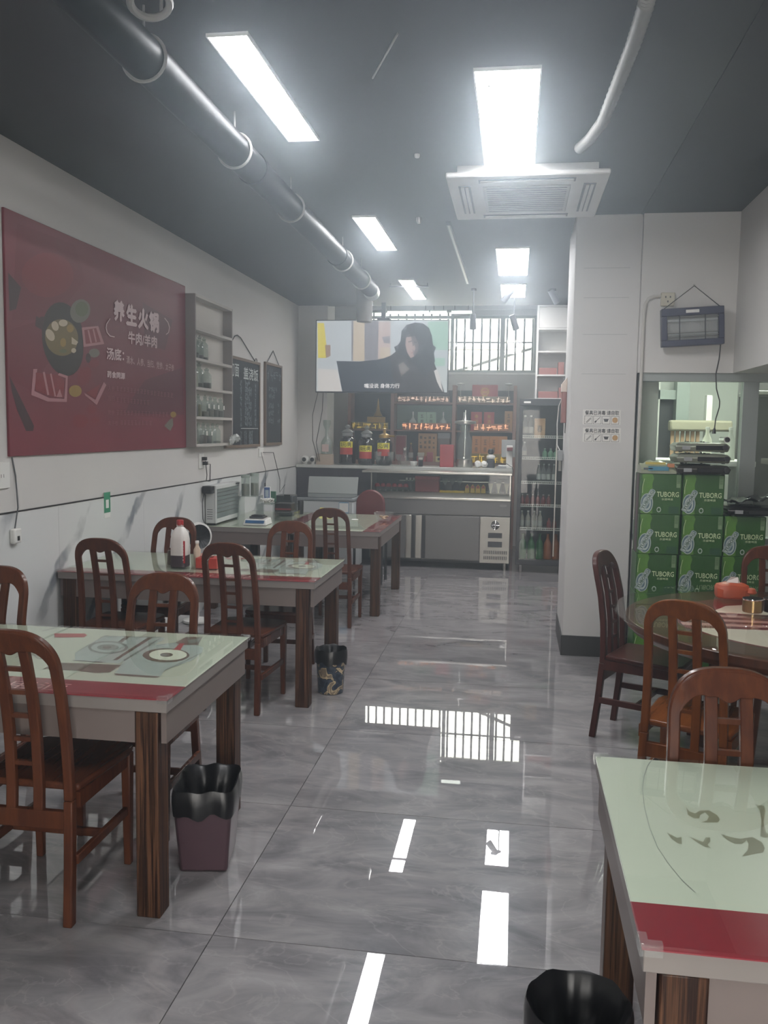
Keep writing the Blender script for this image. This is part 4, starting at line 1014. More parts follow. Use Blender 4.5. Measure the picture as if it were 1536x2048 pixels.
for ps, cc in ((.52, '#2a2f35'), (.555, '#b5a384'), (.62, '#7a6c5b')):
    q = e_.new(ps); q.color = lin(cc)
nt.links.new(tc.outputs['Object'], vo.inputs['Vector']); nt.links.new(vo.outputs['Fac'], rp.inputs['Fac']); nt.links.new(rp.outputs[0], p_.inputs['Base Color']); p_.inputs['Roughness'].default_value = .35
MB().lathe([(.07, 0), (.076, .004), (.092, .25), (.088, .25), (.07, .01), (0, .01)], -1.07, 5.09, 32).build('body', cm, t)
rag('liner', LINER, t, -1.07, 5.09, .19, .268, .092, .092, 1.06, 9, 2, 40, .1)
t = thing('waste_bin', 'black lined bin under the large cream table, at its aisle leg', 'bin', (.2, 1.92, 0))
MB().lathe([(.085, 0), (.09, .004), (.11, .26), (.105, .26), (.085, .01), (0, .01)], .175, 1.88, 28).build('body', BLACKP, t)
rag('liner', LINER, t, .175, 1.88, .20, .335, .11, .11, 1.07, 21, 2, 40, .12)

# ================================================================== CEILING FITTINGS
t = thing('air_conditioner', 'white square ceiling air conditioner with slotted vents before the pillar', 'air conditioner', (.02, 5.5, ZC))
AX0, AX1, AY0, AY1, AZ = -.43, .47, 5.02, 6.02, 3.0
ACW = mat('ac_white', '#b9b7b2', .5, vary=.04)
MB().box(AX0, AY0, AZ, AX1, AY1, AZ+.03).build('fascia', ACW, t, bevel=.008)
MB().box(AX0+.06, AY0+.06, AZ+.03, AX1-.06, AY1-.06, ZC-.001).build('casing', ACW, t, smooth=0)
MB().box(AX0+.2, AY0+.2, AZ-.008, AX1-.2, AY1-.2, AZ-.0005).build('intake_grille', mat('ac_grille', '#a5a49f', .6), t, bevel=.004)
gri = KEEP[-1]
for i in range(12): MB().box(AX0+.22, AY0+.225+i*.047, AZ-.010, AX1-.22, AY0+.23+i*.047, AZ-.0082).build('grille_slot', DARKG, gri, smooth=0)
for a in ((AX0+.06, AY0+.18, AX0+.13, AY1-.18), (AX1-.13, AY0+.18, AX1-.06, AY1-.18), (AX0+.18, AY0+.06, AX1-.18, AY0+.13), (AX0+.18, AY1-.13, AX1-.18, AY1-.06)):
    MB().box(a[0], a[1], AZ-.003, a[2], a[3], AZ-.0004).build('vent_slot', DARKG, t, smooth=0)
    ven = KEEP[-1]
    lx = a[2]-a[0] < a[3]-a[1]
    for u in (.18, .55):
        if lx: q = (a[0]+(a[2]-a[0])*u, a[1]+.01, a[0]+(a[2]-a[0])*(u+.28), a[3]-.01)
        else: q = (a[0]+.01, a[1]+(a[3]-a[1])*u, a[2]-.01, a[1]+(a[3]-a[1])*(u+.28))
        MB().box(q[0], q[1], AZ-.009, q[2], q[3], AZ-.0035).build('louvre', ACW, ven, bevel=.002)
# black round duct with hanging rings
DUCT = mat('black_duct', '#08090b', .42, 0, .03, vary=.2, scale=4)
DX, DZ, DR = -1.355, 2.90, .075
t = thing('round_duct', 'long black round duct slung below the ceiling along the wall tables', 'duct', (DX, 3, DZ))
MB().cyl((DX+.03, .2, DZ), (DX-.03, 8.2, DZ), DR, DR, 28).build('pipe', DUCT, t)
for y in (4.4, 6.6): MB().cyl((DX+.03-.0075*(y-.2), y, DZ), (DX+.03-.0075*(y-.2), y+.05, DZ), DR+.006, None, 28).build('joint_sleeve', DUCT, t)
RING = mat('pale_hanger', '#8d8b86', .45, .3)
for y in (1.95, 3.08, 4.12, 5.2, 6.83, 7.7):
    x = DX+.03-.0075*(y-.2); b = MB()
    pts = [(x+(DR+.006)*math.cos(a), y, DZ+(DR+.006)*math.sin(a)) for a in [math.pi*2*k/28+math.pi/2 for k in range(29)]]
    b.tube(pts, .0065, 6); b.cyl((x, y, DZ+DR), (x, y, ZC-.001), .005, n=6)
    b.build('hanger_ring', RING, t)
MB().cyl((DX-.03, 8.2, DZ), (DX-.045, 8.4, DZ-.01), DR, DR, 24).build('elbow', STEEL, t)
MB().lathe([(.07, 2.62), (.078, 2.64), (.078, 2.93), (.06, 2.97), (0, 2.98)], -1.475, 8.42, 24).build('drop_pipe', mat('duct_grey', '#77756f', .6), t)
t = thing('duct_collar', 'round grey collar hanging by the black duct at the picture edge', 'duct', (-1.25, 2.3, ZC))
cc = onZ(256, 8, 2.95)+Vector((.075, 0, 0)); b = MB()
b.tube([(cc.x+.055*math.cos(a), cc.y+.09*math.sin(a), 2.95+.02*math.cos(a)) for a in [2*math.pi*k/24 for k in range(25)]], .013, 8); b.build('ring', RING, t)
MB().cyl((cc.x, cc.y+.09, 2.95), (cc.x, cc.y+.09, ZC-.001), .006, n=6).build('hanger', RING, t)
# flexible hose
hp = [onZ(1300, -40, 3.03), onZ(1292, 10, 3.0), onZ(1268, 85, 3.0), onZ(1238, 162, 3.01), onZ(1206, 243, 3.01), onZ(1180, 278, 3.02), onZ(1158, 297, 3.055)]
fine = []
for a_, b_ in zip(hp, hp[1:]):
    for k in range(14): fine.append(a_.lerp(b_, k/14))
rad = [.026+(.003 if k % 2 else -.002) for k in range(len(fine))]
t = thing('flexible_hose', 'pale corrugated hose sagging under the ceiling above the round table', 'hose', (hp[3].x, hp[3].y, 3.0))
HOSE = mat('hose_grey', '#777672', .6)
MB().tube(fine, rad, 12).build('hose', HOSE, t, smooth=60)
for k in (30, 58): MB().cyl(fine[k]+Vector((0, 0, .02)), (fine[k].x, fine[k].y, ZC-.001), .006, n=6).build('hanger', HOSE, t)
a_, b_ = onZ(795, 72, 3.066), onZ(745, 160, 3.066)
one(MB().tube([(a_.x, a_.y, 3.074), (b_.x, b_.y, 3.074)], .005, 6), 'ceiling_strip', 'short bare metal strip fixed to the ceiling between the two front light panels', 'strip', STEEL)
q = onZ(834, 316, 3.06); one(MB().lathe([(.0, 3.06), (.012, 3.062), (.015, 3.068), (.015, 3.0795), (0, 3.0798)], q.x, q.y, 16), 'smoke_detector', 'tiny white ceiling detector between the light rows', 'detector', WHITEP)
q = onZ(838, 441, 3.06); one(MB().lathe([(.012, 3.04), (.02, 3.06), (.02, 3.0795), (0, 3.0798)], q.x, q.y, 12), 'sprinkler_head', 'small sprinkler head on the ceiling beside the air conditioner', 'sprinkler', STEEL)
t = thing('lighting_track', 'thin dark lighting track running along the middle of the ceiling', 'track', (-.52, 7.6, ZC))
MB().box(-.535, 6.4, 3.055, -.505, 8.95, 3.0795).build('rail', mat('track_grey', '#4b4d52', .35, .4), t, smooth=0)
MB().box(-.528, 6.42, 3.0535, -.512, 8.93, 3.0549).build('groove', STEEL, t, smooth=0)
t = thing('cross_rail', 'thin dark rail crossing under the narrow light panel above the television', 'rail', (-1.1, 8.98, ZC))
MB().box(-1.32, 8.99, 3.035, -.92, 9.02, 3.05).build('bar', DARKG, t, smooth=0)
for x in (-1.31, -.93): MB().cyl((x, 9.005, 3.05), (x, 9.005, ZC-.001), .005, n=6).build('rod', DARKG, t)
def spot(lb, x, y, drop, tilt, col=DARKG):
    t = thing('spotlight', lb, 'spotlight', (x, y, ZC), 'black spotlights hanging over the bar')
    MB().cyl((x, y, ZC-.001), (x, y, ZC-.025), .028, n=14).build('base', col, t)
    MB().cyl((x, y, ZC-.025), (x, y, ZC-drop), .006, n=8).build('stem', col, t)
    d = Vector(tilt).normalized(); c = Vector((x, y, ZC-drop))
    MB().cyl(c-d*.07, c+d*.09, .030, .036, 16).build('head', col, t)
    MB().cyl(c+d*.0905, c+d*.092, .028, n=14).build('lens', mat('spot_lens', '#77797c', .2) if 'spot_lens' not in bpy.data.materials else bpy.data.materials['spot_lens'], t)
SG = mat('spot_grey', '#5f6167', .5)
spot('black spotlight hanging in front of the wide light panel at the bar end', -.115, 9.35, .07, (-.5, .2, -.6))
spot('black spotlight hanging over the edge of the barred window beside the television', -.482, 9.4, .33, (.0, .3, -1))
spot('long black spotlight hanging before the barred window near the white cabinet', -.055, 9.4, .34, (.35, .2, -1))
spot('pale spotlight near the top of the pillar at the bar end', .345, 9.45, .07, (.5, .3, -.8), SG)
for pa, pb, lb in ((775, 857, 'longest thin strip light between ceiling edge and television'), (861, 893, 'middle thin strip light above the television'), (903, 943, 'thin strip light over the corner of the barred window')):
    x0, x1 = onY(pa, 633, 11.3).x, onY(pb, 633, 11.3).x
    t = thing('strip_light', lb, 'light', ((x0+x1)/2, 11.3, 3.5), 'strip lights over the bar')
    MB().box(x0, 11.28, 3.075, x1, 11.33, 3.10).build('tube', emit('strip_tube_%d' % pa, '#f2fff6', 1.6), t, smooth=0)
    MB().box(x0, 11.27, 3.1005, x1, 11.34, 3.115).build('housing', WHITEP, t, smooth=0)
    for x in (x0+.04, x1-.04): MB().cyl((x, 11.305, 3.115), (x, 11.305, 3.499), .004, n=6).build('suspension_rod', DARKG, t)

# ================================================================== TELEVISION
TX0, TX1, TZ0, TZ1, TY = -2.385, -.80, 2.018, 2.873, 10.3
t = thing('television', 'huge flat television showing a long haired woman in a dark coat, hung from the ceiling', 'television', (-1.58, TY, TZ0))
MB().box(TX0, TY, TZ0, TX1, TY+.05, TZ1).build('casing', BLACKP, t, bevel=.004)
b = MB(); e = .011
for a in ((TX0, TZ0, TX0+e, TZ1), (TX1-e, TZ0, TX1, TZ1), (TX0+e, TZ0, TX1-e, TZ0+.016), (TX0+e, TZ1-e, TX1-e, TZ1)): b.box(a[0], TY-.006, a[1], a[2], TY-.0005, a[3])
b.build('bezel', BLACKP, t, smooth=0)
MB().box(TX0+e, TY-.003, TZ0+.016, TX1-e, TY-.0008, TZ1-e).build('screen', emit('tv_backdrop', '#b4bcbd', .34), t, smooth=0)
screen = KEEP[-1]
def tv(x, y): return onY(x, y, TY-.0032)
TM = [emit('tv_'+k, c, .34) for k, c in (('wall', '#aeb6bb'), ('yellow', '#c9bd4a'), ('tan', '#b7ab97'), ('grey', '#7e7d83'), ('pink', '#b3a49f'), ('mint', '#93b5a4'), ('dark', '#393d47'), ('coat', '#3d3a3f'), ('hair', '#35353d'), ('skin', '#a08c88'), ('shade', '#655d62'), ('collar', '#77726f'), ('white', '#c4c2c0'), ('brown', '#8d7768'), ('lash', '#3b363a'), ('lip', '#8b6467'))]
TP = [(0, [(636, 645), (704, 643), (704, 783), (636, 783)]), (12, [(636, 737), (675, 740), (684, 783), (636, 783)]), (1, [(635, 646), (648, 646), (654, 700), (652, 716), (636, 716)]), (13, [(650, 690), (661, 690), (661, 712), (652, 716)]), (0, [(652, 654), (682, 653), (674, 664), (652, 664)]),
 (3, [(703, 642), (707, 642), (706, 722), (703, 722)]), (2, [(707, 642), (730, 642), (730, 722), (706, 722)]), (3, [(729, 642), (757, 642), (756, 722), (729, 722)]),
 (4, [(757, 643), (781, 643), (781, 720), (756, 720)]), (3, [(764, 674), (780, 672), (780, 687), (768, 686)]), (2, [(760, 695), (780, 695), (780, 718), (760, 718)]), (0, [(781, 643), (856, 643), (856, 700), (781, 716)]),
 (5, [(856, 643), (896, 643), (896, 735), (868, 735), (856, 690)]), (0, [(868, 700), (896, 700), (896, 735), (868, 735)]), (5, [(868, 716), (890, 716), (890, 732), (870, 732)]),
 (6, [(673, 722), (720, 723), (757, 719), (775, 715), (790, 706), (800, 720), (800, 785), (685, 785)]),
 (7, [(757, 720), (780, 712), (796, 700), (815, 712), (850, 714), (868, 725), (876, 745), (889, 785), (740, 785)]), (6, [(740, 785), (750, 720), (780, 714), (790, 785)]),
 (8, [(801, 682), (803, 662), (813, 650), (830, 645), (846, 647), (858, 656), (864, 672), (866, 690), (872, 695), (868, 706), (870, 722), (862, 742), (846, 750), (835, 735), (822, 722), (806, 712), (792, 704), (788, 694), (796, 690)]),
 (9, [(812, 676), (818, 669), (830, 670), (836, 682), (834, 700), (828, 713), (821, 716), (814, 704), (811, 690)]), (10, [(822, 670), (832, 671), (838, 684), (836, 702), (829, 713), (826, 708), (825, 690)]),
 (9, [(824, 694), (829, 690), (831, 697), (828, 703)]), (14, [(816, 683), (824, 681), (824, 683), (817, 685)]), (14, [(828, 683), (834, 684), (833, 686), (828, 685)]), (15, [(821, 705), (827, 704), (826, 707), (822, 707)]),
 (8, [(812, 674), (830, 662), (846, 680), (842, 706), (832, 720), (838, 690), (830, 672), (817, 674)]),
 (11, [(797, 730), (806, 724), (819, 738), (802, 753)]), (12, [(868, 742), (874, 738), (880, 755), (886, 784), (880, 776), (874, 764)]), (8, [(838, 705), (864, 700), (866, 735), (850, 752), (838, 740)])]
shapes('picture', screen, TM, TP, tv, Vector((0, -.00018, 0)))
q = Vector((0, -.0075, 0)); text('subtitle', '嘴没说 身体力行', emit('tv_sub', '#d8d8d8', .45), screen, tv(729, 776.5)+q, tv(799.5, 776.5)+q, tv(729, 767)+q, .01)
b = MB(); b.box(-1.61, TY+.06, 2.8, -1.56, TY+.1, ZC-.001); b.box(-1.66, TY+.05, 2.35, -1.51, TY+.06, 2.9); b.build('ceiling_mount', BLACKP, t, smooth=0)
for lb, pts in (('first black lead hanging under the television corner', [(-2.36, 10.32, 2.02), (-2.43, 10.34, 1.75), (-2.44, 10.4, 1.45), (-2.38, 10.45, 1.2)]), ('second black lead hanging under the television corner, closer to the shelf', [(-2.30, 10.34, 2.02), (-2.31, 10.34, 1.8), (-2.40, 10.42, 1.42), (-2.36, 10.45, 1.19)])):
    cable(lb, pts, ROPE, .005)

# ================================================================== BAR
BZ = 1.15
t = thing('bar_counter', 'long bar counter with a pale stone top and dark front panels', 'counter', (-1.35, 10.5, 0))
STONE = mat('pale_stone', '#a9aba6', .25, vary=.1, scale=12); BARF = mat('dark_bar_panel', '#37343a', .35, vary=.1)
MB().prism([(-2.658, 10.44), (-.02, 10.44), (-.02, 10.98), (-2.30, 10.98), (-2.30, 10.574), (-2.658, 10.574)], 1.112, BZ).build('worktop', STONE, t, bevel=.004)
for xa, xb in ((-2.655, -2.1), (-2.095, -1.1), (-1.095, -.03)): MB().box(xa, 10.47, .0, xb, 10.5, 1.112).build('front_panel', BARF, t, bevel=.002)
MB().box(-2.25, 10.5, 0, -.03, 10.9, 1.10).build('carcass', BLACKP, t, smooth=0)
def px(x, y, Y): p = onY(x, y, Y); return p.x, p.z
# steel refrigerated counter
FX0, FX1, FY, FB = -1.66, -.035, 9.98, 10.425
t = thing('display_fridge', 'stainless steel refrigerated counter with a glass display case on top', 'fridge', (-.85, FY, 0))
MB().box(FX0, FY+.02, .10, FX1, FB, .62).build('carcass', STEELD, t, smooth=0)
MB().box(FX0, FY+.005, .625, FX1, FB, .80).build('fascia', STEELD, t, bevel=.004)
b = MB(); b.add([(FX0, FY-.012, .80), (FX1, FY-.012, .80), (FX1, FB, .80), (FX0, FB, .80), (FX0, FY-.012, .82), (FX1, FY-.012, .82), (FX1, FY+.06, .872), (FX0, FY+.06, .872), (FX1, FB, .872), (FX0, FB, .872)],
      [(0, 3, 2, 1), (0, 1, 5, 4), (4, 5, 6, 7), (7, 6, 8, 9), (1, 2, 8, 6, 5), (0, 4, 7, 9, 3), (2, 3, 9, 8)]); b.build('ledge', STEEL, t, bevel=.002)
MB().box(FX0-.09, FY-.01, 1.092, FX1+.01, FB-.005, 1.117).build('top_shelf', STEEL, t, bevel=.004)
for x in (FX0+.004, FX1-.016): MB().box(x, FY+.06, .872, x+.012, FB-.01, 1.092).build('case_post', STEEL, t, smooth=0)
MB().box(FX0+.016, FY+.07, .873, FX1-.016, FY+.075, 1.091).build('glass_front', GLASSC, t, smooth=0)
MB().box(FX0+.016, FB-.012, .873, FX1-.016, FB-.006, 1.091).build('case_back', mat('case_back', '#4b4a4d', .5), t, smooth=0)
MB().box(FX0+.3, FY+.36, .985, FX1-.02, FY+.4, .992).build('inner_shelf', STEEL, t, smooth=0)
for x0, x1, mm in ((FX0+.015, -1.235, STEELD), (-1.00, -.385, STEELD)): MB().box(x0, FY, .112, x1, FY+.02, .612).build('door', mm, t, bevel=.003)
for x0, x1 in ((-1.23, -1.165), (-1.115, -1.045)):
    MB().box(x0, FY+.004, .112, x1, FY+.02, .612).build('door_pull', STEEL, t, bevel=.004)
for x0 in (-1.165, -1.045): MB().box(x0+.002, FY+.017, .112, x0+.04, FY+.0196, .612).build('dark_channel', BLACKP, t, smooth=0)
MB().box(-.372, FY-.004, .085, FX1, FY+.02, .615).build('compressor_panel', mat('bright_steel_panel', '#989791',   .35, .7, vary=.08), t, bevel=.003)
cpn = KEEP[-1]
b = MB(); gx, gz = -.202, .523
b.cyl((gx, FY-.0055, gz), (gx, FY-.0042, gz), .05, n=24); b.build('fan_opening', BLACKP, cpn, smooth=0)
b = MB()
for r in (.048, .033, .016): b.tube([(gx+r*math.cos(a), FY-.008, gz+r*math.sin(a)) for a in [2*math.pi*k/24 for k in range(25)]], .0028, 5)
for a in (0, math.pi/2): b.cyl((gx-.05*math.cos(a), FY-.008, gz-.05*math.sin(a)), (gx+.05*math.cos(a), FY-.008, gz+.05*math.sin(a)), .003, n=5)
b.build('fan_guard', CHROME, cpn)
for z0, z1 in ((.375, .435), (.27, .335)): MB().box(-.28, FY-.0055, z0, -.12, FY-.0042, z1).build('dark_window', DARKG, cpn, smooth=0)
for zr in (.19, .127):
    for i in range(13): MB().box(-.325+i*.021, FY-.0055, zr, -.325+i*.021+.0105, FY-.0042, zr+.04).build('vent_slot', DARKG, cpn, smooth=0)
MB().box(-.155, FY-.001, .735, -.075, FY+.0045, .765).build('temperature_display', BLACKG, t, smooth=0)
for x in (FX0+.06, FX1-.05):
    for y in (FY+.05, FB-.06): MB().cyl((x, y, 0), (x, y, .10), .018, .022, 12).build('leg', STEEL, t)
# inside the case
CZ, CY = .8725, 10.17
GLS = glass('tumbler_glass', '#eef2f0', .01, 1.5, .06)
def boxy(name, lb, cat, x0, y0, z0, x1, y1, z1, mt, group=None, trim=None, lid=None):
    t = thing(name, lb, cat, ((x0+x1)/2, (y0+y1)/2, z0), group)
    MB().box(x0, y0, z0, x1, y1, z1).build('carton', mt, t, bevel=.003)
    if trim: MB().box(x0+(x1-x0)*.3, y0-.0015, z0+(z1-z0)*.3, x1-(x1-x0)*.3, y0-.0003, z1-(z1-z0)*.25).build('front_print', trim, t, smooth=0)
    if lid: MB().box(x0-.003, y0-.003, z1-(z1-z0)*.18, x1+.003, y1+.003, z1+.002).build('lid', lid, t, smooth=0)
    return t
RED1 = mat('box_red', '#8a2b2f', .45, vary=.06); RED2 = mat('box_bright_red', '#a8343a', .45, vary=.06); GOLD = mat('gold_foil', '#b08d3c', .3, .6, vary=.1); TAN = mat('box_tan', '#b0895f', .5, vary=.06); YEL = mat('box_yellow', '#cdaa3a', .45)
boxy('gift_box', 'plain red gift box lying inside the steel display case', 'box', -1.15, CY, CZ, -.87, CY+.16, 1.05, RED1, lid=RED2)
for i in range(6):
    x = -1.60+i*.068
    t = thing('red_cup', '%s red capped cup from the table end, inside the display case' % ORD[i], 'cup', (x, CY, CZ), 'red cups in the display case')
    MB().lathe([(.02, CZ), (.025, CZ+.005), (.028, CZ+.045), (.026, CZ+.05)], x, CY, 16).build('body', GLS, t)
    MB().lathe([(.031, CZ+.05), (.031, CZ+.06), (.022, CZ+.085), (0, CZ+.092)], x, CY, 16).build('lid', RED2, t)
for i in range(3):
    x = -.80+i*.085
    t = thing('stemmed_glass', '%s stemmed glass in the yellow tray inside the display case' % ORD[i], 'glass', (x, CY, CZ+.022), 'glasses in the yellow tray')
    MB().lathe([(.025, CZ+.0225), (.006, CZ+.03), (.005, CZ+.08), (.03, CZ+.12), (.032, CZ+.16), (.03, CZ+.16), (.027, CZ+.12), (0, CZ+.09)], x, CY, 18).build('glass_body', GLS, t)
b = MB(); b.box(-.86, CY-.05, CZ, -.57, CY+.05, CZ+.022); one(b, 'yellow_tray', 'yellow tray under the stemmed glasses in the display case', 'tray', YEL)
for i in range(4):
    x = -.54+i*.062
    t = thing('snack_pack', '%s yellow and red snack pack in the display case' % ORD[i], 'snack pack', (x, CY, CZ), 'snack packs in the display case')
    b = MB(); b.prism([(x-.027, CZ), (x+.027, CZ), (x+.024, CZ+.07), (x+.004, CZ+.098), (x-.004, CZ+.098), (x-.024, CZ+.07)], CY-.02, CY+.02, 'y'); b.build('pouch', YEL, t, bevel=.004)
    MB().prism([(x-.02, CZ+.055), (x+.02, CZ+.055), (x+.012, CZ+.085), (x-.012, CZ+.085)], CY-.0225, CY-.0205, 'y').build('red_patch', RED2, t, smooth=0)
for i, (x, lb) in enumerate(((-.27, 'white folded paper cone at the steel end of the display case'), (-.18, 'middle white paper cone with a yellowish lip in the display case'), (-.085, 'last white paper cone beside the display case end post'))):
    t = thing('paper_cone', lb, 'cone', (x, CY, CZ))
    MB().lathe([(.012, CZ), (.012, CZ+.02), (.042, CZ+.115), (.04, CZ+.115), (.01, CZ+.03), (0, CZ+.03)], x, CY, 4).build('paper', mat('paper_white', '#cfcdb8', .7) if 'paper_white' not in bpy.data.materials else bpy.data.materials['paper_white'], t, smooth=0)
    MB().box(x-.03, CY+.06, CZ, x+.03, CY+.1, CZ+.16).build('grey_sleeve', mat('sleeve_grey', '#676c74', .5) if 'sleeve_grey' not in bpy.data.materials else bpy.data.materials['sleeve_grey'], t, smooth=0)
for i in range(3):
    x = -1.26+i*.045
    t = thing('jar_of_spice', '%s slim glass jar beside the red gift box inside the display case' % ORD[i], 'jar', (x, CY+.08, CZ), 'slim jars in the display case')
    MB().lathe([(.017, CZ), (.018, CZ+.005), (.018, CZ+.12), (.012, CZ+.13)], x, CY+.08, 14).build('body', GLS, t)
    MB().lathe([(.014, CZ+.13), (.014, CZ+.155), (0, CZ+.156)], x, CY+.08, 12).build('cap', STEEL, t)
# chest freezer between far table and bar
t = thing('chest_freezer', 'low white chest freezer with a dark glass top and a raised pale lid', 'freezer', (-2.1, 9.7, 0))
MB().box(-2.42, 9.38, .03, -1.74, 9.98, .80).build('body', mat('freezer_white', '#b6babb', .35), t, bevel=.012)
MB().box(-2.43, 9.37, .80, -1.73, 9.99, .83).build('rim', mat('rim_grey', '#7d8284', .4), t, bevel=.006)
MB().box(-2.40, 9.40, .8305, -1.76, 9.93, .838).build('glass_top', mat('freezer_dark_glass', '#3a4043', .06), t, smooth=0)
b = MB(); b.prism([(9.95, .838), (9.965, .838), (10.03, 1.03), (10.015, 1.03)], -2.39, -1.80, 'x'); b.build('lid', mat('lid_grey', '#8f9492', .35), t, bevel=.004)
MB().box(-1.90, 9.3785, .60, -1.79, 9.3795, .79).build('energy_sticker', mat('sticker_blue', '#5e8fae', .4), t, smooth=0)
MB().box(-1.895, 9.377, .68, -1.795, 9.378, .78).build('sticker_print', WHITEP, t, smooth=0)
for x in (-2.36, -1.8):
    for y in (9.44, 9.92): MB().cyl((x, y, 0), (x, y, .03), .02, n=10).build('foot', BLACKP, t)

# things standing on the bar
for px_, lb in ((610, 'white ball camera at the marble wall end of the bar'), (626, 'white ball camera beside the clear decanter on the bar')):
    x, _ = px(px_, 920, 10.51)
    t = thing('ball_camera', lb, 'camera', (x, 10.51, BZ))
    MB().lathe([(.028, BZ), (.03, BZ+.006), (.02, BZ+.012)], x, 10.51, 16).build('base', WHITEP, t)
    MB().lathe([(.02, BZ+.012), (.042, BZ+.035), (.05, BZ+.06), (.042, BZ+.088), (.02, BZ+.104), (0, BZ+.107)], x, 10.51, 18).build('shell', WHITEP, t)
    MB().cyl((x, 10.51-.047, BZ+.06), (x, 10.51-.053, BZ+.06), .026, n=16).build('lens', BLACKG, t)
t = thing('decanter', 'tall clear decanter with a long neck on a beige carton at the bar end', 'decanter', (-2.30, 10.52, BZ))
MB().box(-2.41, 10.46, BZ, -2.21, 10.57, BZ+.13).build('carton', mat('carton_beige', '#a39484', .6), t, bevel=.003)
MB().lathe([(.065, BZ+.1305), (.07, BZ+.14), (.07, BZ+.27), (.05, BZ+.31), (.022, BZ+.35), (.02, BZ+.42), (.045, BZ+.49), (.048, BZ+.54), (.04, BZ+.545)], -2.29, 10.52, 20).build('glass_body', JG, t)
MB().box(-2.335, 10.446, BZ+.16, -2.25, 10.449, BZ+.25).build('label', mat('label_pinkish', '#b39d96', .5), t, smooth=0)
JD = mat('herb_liquor', '#1b1718', .08, coat=.6); JLID = glass('jar_lid_glass', '#c9cccb', .05, 1.5, .25)
YL, RL = mat('price_yellow', '#d8cf34', .5), mat('price_red', '#a3322c', .5)
for x, y, s, lab, gold in ((-2.07, 10.72, 1.0, '5元/两', 0), (-1.825, 10.70, .97, '10元/两', 0), (-1.605, 10.72, .95, '元/两', 1)):
    lb = {'5元/两': 'big dark liquor jar with a yellow price label, closest to the decanter', '10元/两': 'big dark liquor jar in the middle of the three, its label lower', '元/两': 'big dark liquor jar with a gold tap lid behind the wine glasses'}[lab]
    t = thing('liquor_jar', lb, 'jar', (x, y, BZ), 'dark liquor jars on the bar')
    r = .108*s; h = .34*s
    MB().lathe([(r*.85, BZ), (r*.95, BZ+.01), (r, BZ+.05), (r, BZ+h*.82), (r*.85, BZ+h*.95), (r*.62, BZ+h), (r*.62, BZ+h+.012), (0, BZ+h+.013)], x, y, 32).build('body', JD, t)
    if gold:
        MB().lathe([(r*.68, BZ+h+.0135), (r*.68, BZ+h+.05), (r*.45, BZ+h+.06), (.02, BZ+h+.07), (.018, BZ+h+.11), (.03, BZ+h+.125), (0, BZ+h+.135)], x, y, 24).build('gold_lid', GOLD, t)
        MB().cyl((x+.05, y-.02, BZ+h+.04), (x+.13, y-.04, BZ+h+.035), .012, n=10).build('tap', GOLD, t)
    else:
        MB().lathe([(r*.6, BZ+h+.0135), (r*.62, BZ+h+.05), (r*.72, BZ+h+.06), (r*.5, BZ+h+.085), (.025, BZ+h+.095), (.02, BZ+h+.105), (.034, BZ+h+.13), (.02, BZ+h+.15), (0, BZ+h+.155)], x, y, 24).build('glass_lid', JLID, t)
    def wrap(z0, z1, dr, a0=-.80, a1=.80, n=10):
        vs = []; fs = []
        for k in range(n+1):
            a = a0+(a1-a0)*k/n-math.pi/2; vs += [(x+(r+dr)*math.cos(a), y+(r+dr)*math.sin(a), z0), (x+(r+dr)*math.cos(a), y+(r+dr)*math.sin(a), z1)]
        for k in range(n): fs.append((2*k, 2*k+2, 2*k+3, 2*k+1))
        b = MB(); b.add(vs, fs); return b
    zz = BZ+h*(.62 if lab != '10元/两' else .5)
    wrap(zz, zz+.075, .002).build('yellow_label', YL, t); yl = KEEP[-1]; wrap(zz-.085, zz, .002).build('red_label', RL, t)
    rr = r+.004
    o = text('lettering', lab, BLACKP, yl, (0, 0, 0), (1.2, 0, 0), (0, 0, .055), .02)
    me = o.data; off = OFF[o.name]
    for v in me.vertices:
        p = v.co+off; a = (p.x/1.2-.5)*1.25-math.pi/2; v.co = Vector((x+rr*math.cos(a), y+rr*math.sin(a), zz+.010+p.z))-off
def wineglass(lb, x, y, h, rb):
    t = thing('wine_glass', lb, 'glass', (x, y, BZ), 'clear glasses on the bar')
    MB().lathe([(.034, BZ), (.034, BZ+.003), (.006, BZ+.012), (.006, BZ+.05), (rb*.7, BZ+.075), (rb*.85, BZ+.11), (rb, BZ+h), (rb-.002, BZ+h), (rb*.8, BZ+.11), (rb*.6, BZ+.08), (0, BZ+.065)], x, y, 20).build('glass_body', GLS, t)
for x, lb in ((-1.655, 'flared beer glass before the gold lidded liquor jar'), (-1.495, 'flared beer glass second along, before the shelf post'), (-1.13, 'flared beer glass beside the white bowl')): wineglass(lb, x, 10.54, .17, .046)
wineglass('short flared glass tucked behind the round decanter', -1.41, 10.60, .14, .036)
t = thing('round_decanter', 'round bellied clear decanter with a ball stopper among the glasses', 'decanter', (-1.325, 10.53, BZ))
MB().lathe([(.04, BZ), (.05, BZ+.01), (.066, BZ+.06), (.062, BZ+.10), (.03, BZ+.14), (.018, BZ+.16), (.022, BZ+.19), (.018, BZ+.19), (.015, BZ+.16)], -1.325, 10.53, 22).build('glass_body', GLS, t)
MB().lathe([(.012, BZ+.19), (.02, BZ+.205), (.02, BZ+.22), (0, BZ+.235)], -1.325, 10.53, 14).build('stopper', CHROME, t)
one(MB().lathe([(.02, BZ), (.04, BZ+.02), (.048, BZ+.06), (.044, BZ+.06), (.02, BZ+.015), (0, BZ+.012)], -1.22, 10.57, 20), 'white_bowl', 'small white bowl between the decanter and the third beer glass', 'bowl', WHITEP)
t = thing('pocket_radio', 'small black upright box with a silver top at the bar edge', 'radio', (-1.12, 10.47, BZ))
